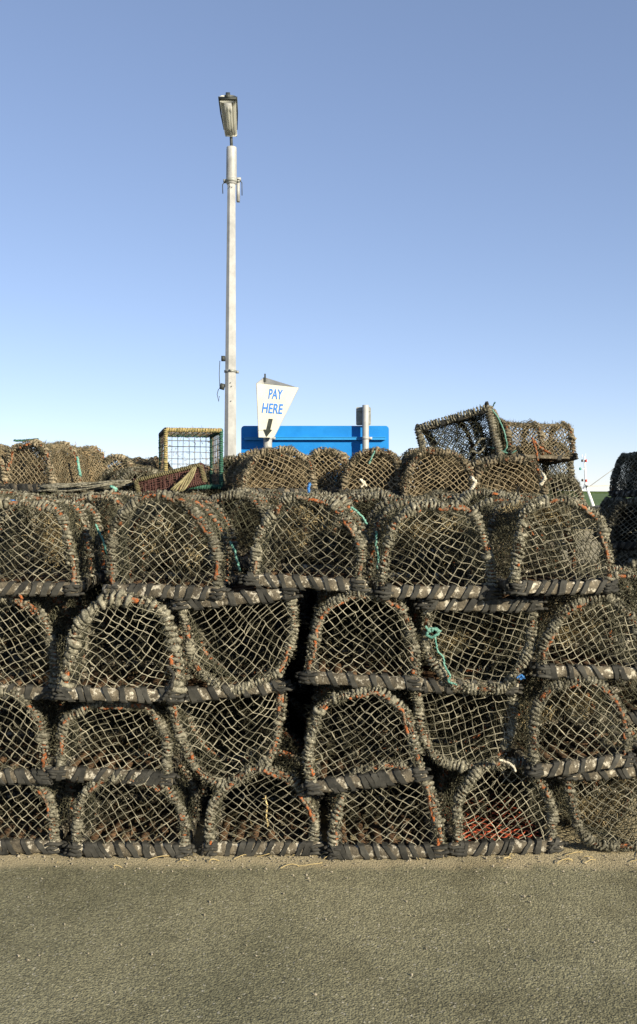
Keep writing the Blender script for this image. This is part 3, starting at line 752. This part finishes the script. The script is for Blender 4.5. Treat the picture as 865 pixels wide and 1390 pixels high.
for q in range(7):
    t = np.linspace(0, 1, 9); e = at(236 + q * 3.0 - 3, 668 - abs(q - 3), 6.05); s0 = at(263 + q * .6, 634, 6.15)
    add_tube(mb, np.array([tuple(s0.lerp(e, v)) for v in t]) + np.stack([.008 * np.sin(t * 4 + q), 0 * t, 0 * t], -1), .006, 5)
inv = Matrix.LocRotScale(mtrap.location, mtrap.rotation_euler, mtrap.scale).inverted(); A3 = np.array(inv)
for k, v in enumerate(mb.v): mb.v[k] = v @ A3[:3, :3].T + A3[:3, 3]
part('rope_hank', mb, ['olive_rope'], mtrap, label='hank of dull yellow rope')

# ------------------------------------------------------------------ shaded stack at the right edge
RS = 'creels of the shaded stack at the right edge'
def shaded(x, y, z, yaw, lab, q=0, roll=0):
    return plain_creel(2, (x, y, z + .19), lab, RS, R(yaw), R(roll))
shade = 'shadowed creel of the separate stack at the right edge, '
for t in range(4): shaded(2.76, 4.45, t * .385, -58 + 8 * (t % 2), shade + ['at its foot', 'second up', 'third up', 'bulging left below the top ones'][t], t % 2, 0)
shaded(2.88, 4.35, 4 * .385 + .02, -50, shade + 'topmost', 0)
for t in range(4): shaded(2.50, 3.15, t * .385, -38 + 9 * (t % 2), 'shadowed creel in the nearer column of the right edge stack, ' + ['at its foot', 'second up', 'third up', 'topmost'][t], (t + 1) % 2)
for t in range(3): shaded(2.13, 1.75, t * .385, -8 - 4 * t, 'shadowed creel beside the front stack at the right edge, ' + ['lowest', 'in the middle', 'topmost'][t], t % 2)

# unseen creel stacks, added beyond the right edge to throw that stack into shade
for x, y in ((3.4, .55), (4.0, .55), (4.6, .55), (3.05, 2.45), (3.62, 2.45), (4.2, 2.45), (4.78, 2.45), (5.36, 2.45)):
    for t in range(6 if y < 1 else 7):
        plain_creel(t % 2, (x, y, t * .385 + .194), 'creel in the unseen stacks added beyond the right edge to cast shade', 'tall creel stacks added out of frame for shade', R(rnd.uniform(-4, 4)))

# ------------------------------------------------------------------ street lamp
LD = 10.3
lamp = thing('street_lamp', 'tall grey octagonal street lamp with a tilted lantern behind the creels', 'street lamp', (at(311.5, 600, LD).x, LD - D0, 0))
mb = MB()
zs = np.array([0, .4, 1.2, 1.66, 2.5, 3.37, 4.2, 4.6, 5.06]); rs = np.array([.083, .081, .077, .074, .067, .060, .053, .050, .047])
add_tube(mb, np.stack([zs * .0045, 0 * zs, zs], -1), rs, 8, (math.cos(R(22.5 + 8)), math.sin(R(22.5 + 8)), 0))
part('column', mb, ['galv'], lamp, smooth=False)
mb = MB(); zz = np.array([5.0, 5.02, 5.38, 5.41, 5.42]); add_tube(mb, np.stack([zz * .0045, 0 * zz, zz], -1), np.array([.05, .059, .057, .055, .03]), 20)
part('spigot_sleeve', mb, ['galv'], lamp)
mb = MB(); add_tube(mb, [(.024, 0, 5.02), (.024, 0, 5.045), (.024, 0, 5.06)], [.062, .066, .062], 16, None, 0)
for s in (-1, 1): box(mb, (.024 + s * .075, .01, 5.04), (.03, .05, .03))
part('clamp_band', mb, ['galv_dark'], lamp)
mb = MB(); box(mb, (.095, .03, 4.94), (.035, .06, .24)); box(mb, (.10, .01, 5.06), (.055, .05, .03))
part('fitting_box', mb, ['galv'], lamp)
mb = MB()
for pts in ([(-.04, 0, 5.04), (-.075, 0, 5.0), (-.072, 0, 4.9)], [(.10, 0, 5.06), (.138, 0, 5.02), (.14, 0, 4.88)]): add_tube(mb, np.array(pts, float), .005, 5)
part('cable', mb, ['dark'], lamp)
mb = MB()
box(mb, (-.068, 0, 3.075), (.04, .05, .055)); box(mb, (-.078, 0, 2.765), (.05, .05, .065), 0, Matrix.Rotation(.25, 4, 'Y'))
add_tube(mb, np.array([(-.105, 0, 3.05), (-.112, 0, 2.9), (-.105, 0, 2.76)]), .004, 5)
add_tube(mb, np.array([(-.12, 0, 2.74), (-.135, 0, 2.68), (-.118, 0, 2.60), (-.11, 0, 2.66)]), .004, 5)
part('wall_bracket', mb, ['dark'], lamp).name = 'flag_bracket'
mb = MB(); add_tube(mb, [(.012, 0, 2.92), (.012, 0, 2.945)], .07, 16); box(mb, (.09, -.01, 2.925), (.03, .03, .03)); box(mb, (.02, -.075, 2.94), (.02, .02, .02))
part('clamp_band', mb, ['galv_dark'], lamp)
mb = MB()
for z in (4.985, 4.98): pass
for (x, z) in ((.012, 4.96), (.034, 4.955), (.02, 2.80), (.03, 2.76), (.025, 2.60)):
    add_tube(mb, [(x, -.052 - (.012 if z < 4 else 0), z), (x, -.06 - (.012 if z < 4 else 0), z)], .005, 8)
part('screw', mb, ['dark'], lamp)
lan = bpy.data.objects.new('lantern', None); COL.objects.link(lan); lan.parent = lamp
lan.location = (.022, -.02, 5.52); lan.rotation_euler = (R(-35), 0, 0)      # its length runs along local -y, up and towards the viewer
mb = MB(); add_tube(mb, [(.024, 0, 5.36), (.023, -.005, 5.45), (.022, -.05, 5.56)], .017, 10); part('bracket_arm', mb, ['dark'], lamp)
def lan_section(a, k=0):
    return .075 + .035 * a
LL = .48
mb = MB(); n = 10; ring = []
for i in range(n):                                             # opaque lid: upper half shell
    a = i / (n - 1); w = (.066 + .028 * a) * (1.0 if 0 < i < n - 1 else .94); h = .075 * math.sin(math.pi * min(1, .25 + a * .6))
    t = np.linspace(0, math.pi, 12); ring.append(np.stack([w * np.cos(t), np.full(12, -a * LL), h * np.sin(t) + .004], -1))
V = np.concatenate(ring); i = np.arange(n - 1)[:, None] * 12; j = np.arange(11)[None]
mb.add(V, np.stack([i + j, i + j + 1, i + 12 + j + 1, i + 12 + j], -1).reshape(-1, 4))
mb.f.append((np.array([list(range(12))]), 0)); mb.f.append((np.array([[(n - 1) * 12 + q for q in range(12)][::-1]]), 0))
part('lid', mb, ['galv_dark'], lan)
mb = MB(); box(mb, (0, -LL - .004, .02), (.045, .025, .075)); box(mb, (0, -LL * .98, -.012), (.185, .02, .03)); part('end_clip', mb, ['dark'], lan)
mb = MB()
for s in (-1, 1): add_tube(mb, [(s * .070, -.09, 0), (s * .090, -LL * .6, -.003), (s * .096, -LL, 0)], .007, 6)
part('rim', mb, ['dark'], lan)
mb = MB(); ring = []; kk = 33
for i in range(n):                                             # ribbed clear bowl under it
    a = i / (n - 1); w = (.065 + .020 * a); h = .085 * min(1, .55 + a * 1.2) * (1 if i < n - 1 else .9) * (1 if i else .6)
    t = np.linspace(0, math.pi, kk); rib = 1 + .05 * np.cos(t * 16)
    ring.append(np.stack([w * np.cos(t) * rib, np.full(kk, -.02 - a * (LL - .05)), -h * np.sin(t) ** .7 * rib], -1))
V = np.concatenate(ring); i = np.arange(n - 1)[:, None] * kk; j = np.arange(kk - 1)[None]
mb.add(V, np.stack([i + j, i + kk + j, i + kk + j + 1, i + j + 1], -1).reshape(-1, 4))
mb.f.append((np.array([list(range(kk))[::-1]]), 0)); mb.f.append((np.array([[(n - 1) * kk + q for q in range(kk)]]), 0))
part('bowl', mb, ['bowl'], lan)
mb = MB(); box(mb, (.0, -LL * .80, -.045), (.075, .085, .04)); part('lamp_holder', mb, ['boat_white'], lan)
mb = MB(); add_tube(mb, [(0, -LL * .72, -.04), (0, -LL * .3, -.035), (0, -LL * .22, -.03)], [.028, .030, .012], 12); part('bulb', mb, ['bowl'], lan)

# ------------------------------------------------------------------ blue board on two posts, seen from behind
BD = 12.0; bs = BD / F
bx0, bx1 = at(327.5, 0, BD).x, at(528, 0, BD).x; bz = at(0, 578, BD).z; by = BD - D0
bw, bh_ = bx1 - bx0, 1.25
board = thing('notice_board', 'wide blue notice board on two grey posts behind the stack, seen from its back', 'notice board', ((bx0 + bx1) / 2, by, 0))
def rrect(w, h, r, cx=0, cz=0):
    p = []
    for (sx, sz, a0) in ((1, 1, 0), (-1, 1, 90), (-1, -1, 180), (1, -1, 270)):
        for a in range(0, 91, 15):
            q = R(a0 + a); p.append((cx + sx * (w / 2 - r) + r * math.cos(q), cz + sz * (h / 2 - r) + r * math.sin(q)))
    return p
mb = MB(); prism(mb, [(x, 0, z) for x, z in rrect(bw, bh_, .045, 0, bz - bh_ / 2)], (0, .012, 0)); part('panel', mb, ['board'], board, smooth=False)
for z in (bz - .165, bz - bh_ + .17):
    mb = MB(); box(mb, (0, -.032, z), (bw - .09, .058, .036)); box(mb, (0, -.066, z + .014), (bw - .09, .01, .008)); part('rail', mb, ['board_rail'], board, smooth=False)
for px, ztop, r in ((363.5, at(0, 585, 11.9).z, .055), (496.5, at(0, 550, 11.9).z, .042)):
    x = at(px, 0, 11.86).x - board.location.x
    mb = MB(); zz = np.array([0, .5, 1.5, ztop - .006, ztop]); add_tube(mb, np.stack([0 * zz + x, 0 * zz - .125, zz], -1), np.array([r, r, r, r, r * .93]), 20); part('post', mb, ['galv'], board)
    for z in (bz - .165, bz - bh_ + .17):
        mb = MB(); add_tube(mb, [(x, -.125, z - .018), (x, -.125, z + .018)], r + .004, 20); box(mb, (x + r + .02, -.09, z), (.045, .035, .03)); part('post_clip', mb, ['galv'], board)
# small plate fixed high on the right post
plate = thing('small_sign_plate', 'small grey-green sign plate seen from behind, clamped to the top of the right post', 'sign', (at(494, 0, 11.86).x, by - .05, at(0, 564.5, 11.9).z))
mb = MB(); prism(mb, [(x, 0, z) for x, z in rrect(.19, .235, .02)], (0, .006, 0)); part('plate', mb, ['galv_dark'], plate, smooth=False)
for z in (-.085, .075):
    mb = MB(); box(mb, (0, -.009, z), (.18, .014, .028)); part('rail', mb, ['galv_dark'], plate, smooth=False)

# ------------------------------------------------------------------ three-sided PAY HERE sign
SD = 11.72
def S(px, py, d=SD): return np.array(tuple(at(px, py, d)))
sgn = thing('pay_here_sign', 'cream three-sided sign reading PAY HERE with a black arrow pointing down', 'sign', tuple(S(363, 594)))
o0 = S(363, 594)
TL, TR, BR, BL = S(348.6, 520.3), S(405.4, 526.2, SD - .02), S(371.6, 594), S(351.8, 593.6)
mb = MB(); prism(mb, [TL - o0, TR - o0, BR - o0, BL - o0], (0, .012, 0)); part('front_face', mb, ['cream'], sgn, smooth=False)
AP = S(358.8, 512.0, SD + .30); AB = S(360, 593, SD + .09)
for (a, b, c_, d_, nm) in ((TR, AP, AB, BR, 'rear_face'), (AP, TL, BL, AB, 'left_face')):
    nv = np.cross(b - a, c_ - a); nv = -nv / np.linalg.norm(nv) * .01
    if nv[1] < 0: nv = -nv
    mb = MB(); prism(mb, [a - o0 + (0, .014, 0), b - o0, c_ - o0, d_ - o0 + (0, .014, 0)], nv); part(nm, mb, ['galv'], sgn, smooth=False)
mb = MB(); prism(mb, [S(351.2, 583.6) - o0 + (0, -.002, 0), S(376.4, 584.6) - o0 + (0, -.002, 0), S(376.2, 585.2) - o0 + (0, -.002, 0), S(351.2, 584.2) - o0 + (0, -.002, 0)], (0, .0018, 0)); part('joint_line', mb, ['galv_dark'], sgn, smooth=False)
def text(s, px0, px1, py_base, py_top, tilt):
    cu = bpy.data.curves.new('lettering', 'FONT'); cu.body = s; cu.shear = .22; cu.offset = .012; cu.extrude = .01
    tmp = bpy.data.objects.new('lettering', cu); COL.objects.link(tmp); bpy.context.view_layer.update()
    me = bpy.data.meshes.new_from_object(tmp.evaluated_get(bpy.context.evaluated_depsgraph_get())); bpy.data.objects.remove(tmp)
    n = len(me.vertices); co = np.empty(n * 3, np.float32); me.vertices.foreach_get('co', co); co = co.reshape(-1, 3)
    lo, hi = co.min(0), co.max(0); k = SD / F
    u = (co[:, 0] - lo[0]) / (hi[0] - lo[0]); v = (co[:, 1] - lo[1]) / (hi[1] - lo[1])
    w = (px1 - px0) * k; h = (py_base - py_top) * k; p0 = S(px0, py_base) - o0
    X = p0[0] + u * w; Z = p0[2] + v * h - math.tan(tilt) * u * w
    Yv = -.0045 + (co[:, 2] - lo[2]) / (hi[2] - lo[2]) * .003 - .02 * (X - (TL - o0)[0]) / (TR - TL)[0]
    me.vertices.foreach_set('co', np.stack([X, Yv, Z], -1).astype(np.float32).ravel()); me.materials.clear(); me.materials.append(M['letter']); me.update()
    obj('lettering', me, sgn)
text('PAY', 364.6, 384.6, 541.2, 527.6, R(4)); text('HERE', 355.6, 385, 560.2, 546.8, R(4))
ar = [(365.2, 568.4), (370.6, 568.7), (367.2, 583.2), (369.8, 583.5), (362.3, 593.0), (357.9, 583.0), (361.9, 583.1)]
mb = MB(); prism(mb, [S(*p) - o0 + (0, -.011, 0) for p in ar], (0, .004, 0)); part('arrow', mb, ['arrow'], sgn, smooth=False)
mb = MB(); box(mb, (AP - o0) + (.012, -.03, -.01), (.02, .03, .10)); part('corner_bracket', mb, ['dark'], sgn, smooth=False)

# ------------------------------------------------------------------ fishing boat lying beyond the car park
BT = 40.0; k = BT / F
bx = at(793.5, 0, BT).x; boat = thing('fishing_boat', 'fishing boat beyond the stacks, its white mast with red and black lamps in view', 'boat', (bx, BT - D0, 0))
mb = MB(); secs = []
for t in np.linspace(0, 1, 14):
    x = -1.6 + 7.4 * t; w = 1.15 * (1 - max(0, (t - .45) / .55) ** 2.2) + .02; top = .95 + .35 * t ** 2; kz = .05 + .25 * max(0, t - .8) / .2
    secs.append([(x, -w, top), (x, -w * .93, top * .55), (x, -w * .55, kz + .08), (x, 0, kz), (x, w * .55, kz + .08), (x, w * .93, top * .55), (x, w, top)])
V = np.array(secs).reshape(-1, 3); i = np.arange(13)[:, None] * 7; j = np.arange(6)[None]
mb.add(V, np.stack([i + j, i + j + 1, i + 8 + j, i + 7 + j], -1).reshape(-1, 4)); mb.f.append((np.array([[0, 1, 2, 3, 4, 5, 6][::-1]]), 0))
part('hull', mb, ['boat_dark'], boat)
mb = MB(); D_ = [(s[0][0], s[0][1] * .98, s[0][2] - .06) for s in secs] + [(s[6][0], s[6][1] * .98, s[6][2] - .06) for s in secs][::-1]
prism(mb, D_, (0, 0, -.03)); part('deck', mb, ['boat_white'], boat)
mb = MB(); box(mb, (3.6, 0, 1.55), (1.3, 1.3, 1.1)); box(mb, (3.55, 0, 2.13), (1.5, 1.45, .06)); wh = part('wheelhouse', mb, ['boat_white'], boat, smooth=False)
mb = MB()
for x in (3.3, 3.9): box(mb, (x, -.655, 1.75), (.45, .02, .4))
part('window', mb, ['glass_dark'], wh, smooth=False)
mb = MB(); zt = at(0, 619.5, BT).z
add_tube(mb, [(.10, 0, 1.75), (.05, 0, 2.0), (0, 0, zt)], [.05, .045, .035], 10)
add_tube(mb, [(.04, 0, 1.95), (.36, -.1, .98)], [.05, .06], 8); add_tube(mb, [(.04, 0, 1.95), (-.3, .3, .98)], [.04, .04], 8)
box(mb, (0, 0, at(0, 625.5, BT).z), (.26, .05, .025)); box(mb, (0, 0, at(0, 652, BT).z), (.26, .05, .025)); box(mb, (-.05, 0, at(0, 636.5, BT).z), (.2, .05, .025))
add_tube(mb, [(-.1, 0, zt - .05), (-.1, 0, zt + .08)], .012, 6); add_tube(mb, [(.05, 0, zt), (.05, 0, zt + .12)], .01, 6)
mast = part('mast', mb, ['boat_white'], boat)
for (px, py, mt) in ((790, 625.5, 'dark'), (795.2, 625.5, 'red_lamp'), (787.2, 636.5, 'green_lamp'), (790.3, 652, 'dark'), (795.5, 652.5, 'red_lamp'), (796, 660.5, 'dark')):
    p = at(px, py, BT) - boat.location; mb = MB()
    add_tube(mb, [(p.x, -.05, p.z - .05), (p.x, -.05, p.z - .045), (p.x, -.05, p.z + .045), (p.x, -.05, p.z + .06)], [.03, .042, .042, .02], 10); part('navigation_lamp', mb, [mt], mast)
mb = MB(); add_tube(mb, [(5.0, 0, 1.1), (4.9, 0, 4.6)], [.06, .04], 10); part('mast', mb, ['boat_white'], boat, label='taller fore mast')
p, q = at(800, 660, BT) - boat.location, Vector((4.9, 0, 4.5)); mb = MB()
dirv = at(866, 612, BT) - boat.location
add_tube(mb, [(p.x, -.1, p.z), tuple((p + (dirv - p) * 1.0))[:1] + (-.1, dirv.z), (4.9, 0, p.z + (dirv.z - p.z) / (dirv.x - p.x) * (4.9 - p.x))], .013, 5)
add_tube(mb, [(.05, -.05, p.z), (p.x, -.1, p.z), (1.3, -.1, p.z + .03), (3.0, 0, 1.9)], .016, 5)
part('rigging', mb, ['white_rope'], boat)

# ------------------------------------------------------------------ ground, field, horizon
def ground_material():
    m = bpy.data.materials.new('worn_tarmac'); m.use_nodes = True; nt = m.node_tree; N, L = nt.nodes, nt.links
    b = N['Principled BSDF']; b.inputs['Roughness'].default_value = .9; b.inputs['Specular IOR Level'].default_value = .25
    tc = N.new('ShaderNodeTexCoord')
    def noise(s, d=4, r=.6):
        n = N.new('ShaderNodeTexNoise'); n.inputs['Scale'].default_value = s; n.inputs['Detail'].default_value = d; n.inputs['Roughness'].default_value = r
        L.new(tc.outputs['Object'], n.inputs['Vector']); return n.outputs['Fac']
    def ramp(f, a, ca, bb, cb):
        r = N.new('ShaderNodeValToRGB'); r.color_ramp.elements[0].position = a; r.color_ramp.elements[1].position = bb
        r.color_ramp.elements[0].color = (*ca, 1); r.color_ramp.elements[1].color = (*cb, 1); L.new(f, r.inputs[0]); return r.outputs[0]
    def mix(f, a, bb, mode='MIX'):
        x = N.new('ShaderNodeMix'); x.data_type = 'RGBA'; x.blend_type = mode
        if isinstance(f, float): x.inputs[0].default_value = f
        else: L.new(f, x.inputs[0])
        for s, v in ((6, a), (7, bb)):
            if isinstance(v, tuple): x.inputs[s].default_value = (*v, 1)
            else: L.new(v, x.inputs[s])
        return x.outputs[2]
    base = ramp(noise(1.3, 5), .35, (.152, .145, .090), .65, (.208, .198, .128))
    vor = N.new('ShaderNodeTexVoronoi'); vor.inputs['Scale'].default_value = 150; L.new(tc.outputs['Object'], vor.inputs['Vector'])
    vc = N.new('ShaderNodeSeparateColor'); L.new(vor.outputs['Color'], vc.inputs[0])
    chip = ramp(vc.outputs[0], 0, (.55, .55, .55), 1, (1.45, 1.43, 1.38))
    col = mix(1.0, base, chip, 'MULTIPLY')
    col = mix(ramp(vc.outputs[1], .975, (0, 0, 0), .985, (1, 1, 1)), col, (.34, .32, .25))
    col = mix(1.0, col, ramp(noise(260, 3), .3, (.75, .75, .75), .7, (1.25, 1.25, 1.25)), 'MULTIPLY')
    # blown sand gathered along the foot of the stack
    sx = N.new('ShaderNodeSeparateXYZ'); L.new(tc.outputs['Object'], sx.inputs[0])
    def math_(op, a, bb):
        q = N.new('ShaderNodeMath'); q.operation = op
        for s, v in ((0, a), (1, bb)):
            if isinstance(v, (int, float)): q.inputs[s].default_value = v
            else: L.new(v, q.inputs[s])
        return q.outputs[0]
    e = math_('ADD', sx.outputs[1], math_('MULTIPLY', math_('SUBTRACT', noise(5, 6, .7), .5), .22))
    sand = ramp(math_('MULTIPLY', math_('ADD', e, .17), 8), .1, (0, 0, 0), .7, (.95, .95, .95))
    far = ramp(sx.outputs[1], 0, (1, 1, 1), 1, (1, 1, 1))
    col = mix(sand, col, ramp(noise(90, 6, .75), .3, (.22, .185, .11), .7, (.50, .43, .28)))
    stain = mix(1.0, ramp(noise(2.2, 6, .7), .5, (1, 1, 1), .72, (.66, .65, .62)), ramp(noise(.9, 4, .6), .35, (.82, .83, .8), .65, (1.12, 1.1, 1.06)), 'MULTIPLY')
    col = mix(1.0, col, stain, 'MULTIPLY')
    L.new(col, b.inputs['Base Color'])
    vor2 = N.new('ShaderNodeTexVoronoi'); vor2.inputs['Scale'].default_value = 140; L.new(tc.outputs['Object'], vor2.inputs['Vector'])
    hgt = math_('ADD', math_('MULTIPLY', math_('SUBTRACT', 1.0, vor2.outputs['Distance']), 1.0), math_('MULTIPLY', noise(60, 5), 1.4))
    bp = N.new('ShaderNodeBump'); bp.inputs['Strength'].default_value = .6; bp.inputs['Distance'].default_value = .0042; L.new(hgt, bp.inputs['Height']); L.new(bp.outputs[0], b.inputs['Normal'])
    return m
M['ground'] = ground_material()
mb = MB(); S_ = 3000.0
mb.add([(-S_, -60, 0), (S_, -60, 0), (S_, S_, 0), (-S_, S_, 0)], [[0, 1, 2, 3]]); structure('ground', mb, ['ground'])
mb = MB(); mb.add([(-2500, 62, .004), (2500, 62, .004), (2500, 2900, .004), (-2500, 2900, .004)], [[0, 1, 2, 3]]); structure('field', mb, ['field'])
rng = np.random.default_rng(3); mb = MB(); n = 200
xs = np.linspace(-900, 900, n); hs = 1.7 + .5 * np.sin(xs * .05) + rng.uniform(-.3, .5, n)
V = []
for x, h in zip(xs, hs): V += [(x, 700, 0), (x, 701, h * .8), (x, 703, h), (x, 706, h * .7), (x, 707, 0)]
i = np.arange(n - 1)[:, None] * 5; j = np.arange(4)[None]; mb.add(V, np.stack([i + j, i + 5 + j, i + 6 + j, i + j + 1], -1).reshape(-1, 4))
structure('hedgerow', mb, ['hedge'], 'stuff')
# bits of straw, shell and grit dropped on the tarmac
rng = np.random.default_rng(8); mb = MB(); m = 420
P = np.stack([rng.uniform(-1.7, 1.7, m), -np.abs(rng.normal(0, .09, m)) - .0, np.full(m, .003)], -1)
far_ = rng.random(m) < .25; P[far_, 1] = rng.uniform(-1.2, -.1, far_.sum())
V = P[:, None] + OCT[None] * rng.uniform(.0015, .006, (m, 1, 1)) * rng.uniform(.6, 1.4, (m, 1, 3))
mb.add(V.reshape(-1, 3), ((np.arange(m) * 6)[:, None, None] + OCTF[None]).reshape(-1, 3), 0)
for q in range(26):
    x, y, a, l = rng.uniform(-1.5, 1.5), -abs(rng.normal(.04, .05)), rng.uniform(0, 6.28), rng.uniform(.03, .16); t = np.linspace(0, 1, 6)
    add_tube(mb, np.stack([x + np.cos(a + t * rng.normal(0, .8)) * l * t, y + .5 * np.sin(a + t) * l * t, .005 + .01 * np.sin(t * 3.1)], -1), .0015, 4, None, 1)
o = structure('litter', mb, ['pebble', 'straw'], 'stuff')

# ------------------------------------------------------------------ light, sky, camera
sv = Vector((math.sin(SUN_AZ) * math.cos(SUN_EL), math.cos(SUN_AZ) * math.cos(SUN_EL), math.sin(SUN_EL)))
sl_ = bpy.data.lights.new('sun', 'SUN'); sl_.energy = 5.0; sl_.angle = R(.53); sl_.color = (1, .89, .70)
so = bpy.data.objects.new('sun', sl_); COL.objects.link(so); so.rotation_euler = sv.to_track_quat('Z', 'Y').to_euler(); so.location = sv * 30
w = bpy.data.worlds.new('World'); sc.world = w; w.use_nodes = True; nt = w.node_tree
bg = nt.nodes['Background']; sky = nt.nodes.new('ShaderNodeTexSky'); sky.sky_type = 'NISHITA'; sky.sun_disc = False
sky.sun_elevation = SUN_EL; sky.sun_rotation = SUN_AZ; sky.air_density = .7; sky.dust_density = 0; sky.ozone_density = 3.0; sky.altitude = 0
gam = nt.nodes.new('ShaderNodeGamma'); gam.inputs[1].default_value = .66; nt.links.new(sky.outputs[0], gam.inputs[0])   # film-like softening of the sky's range
tint = nt.nodes.new('ShaderNodeMix'); tint.data_type = 'RGBA'; tint.blend_type = 'MULTIPLY'; tint.inputs[0].default_value = 1
tint.inputs[7].default_value = (.98, .935, 1.01, 1); nt.links.new(gam.outputs[0], tint.inputs[6]); nt.links.new(tint.outputs[2], bg.inputs[0]); bg.inputs[1].default_value = .15
cam = bpy.data.cameras.new('camera'); co = bpy.data.objects.new('camera', cam); COL.objects.link(co)
co.location = (0, -D0, EYE); co.rotation_euler = (R(90), 0, 0); cam.sensor_fit = 'VERTICAL'; cam.sensor_height = 36
cam.lens = F / 1390 * 36; cam.shift_y = -(695 - HY) / 1390; cam.clip_end = 6000; cam.clip_start = .05
sc.camera = co
sc.view_settings.view_transform = 'Standard'; sc.view_settings.look = 'None'; sc.view_settings.exposure = .95; sc.view_settings.gamma = 1
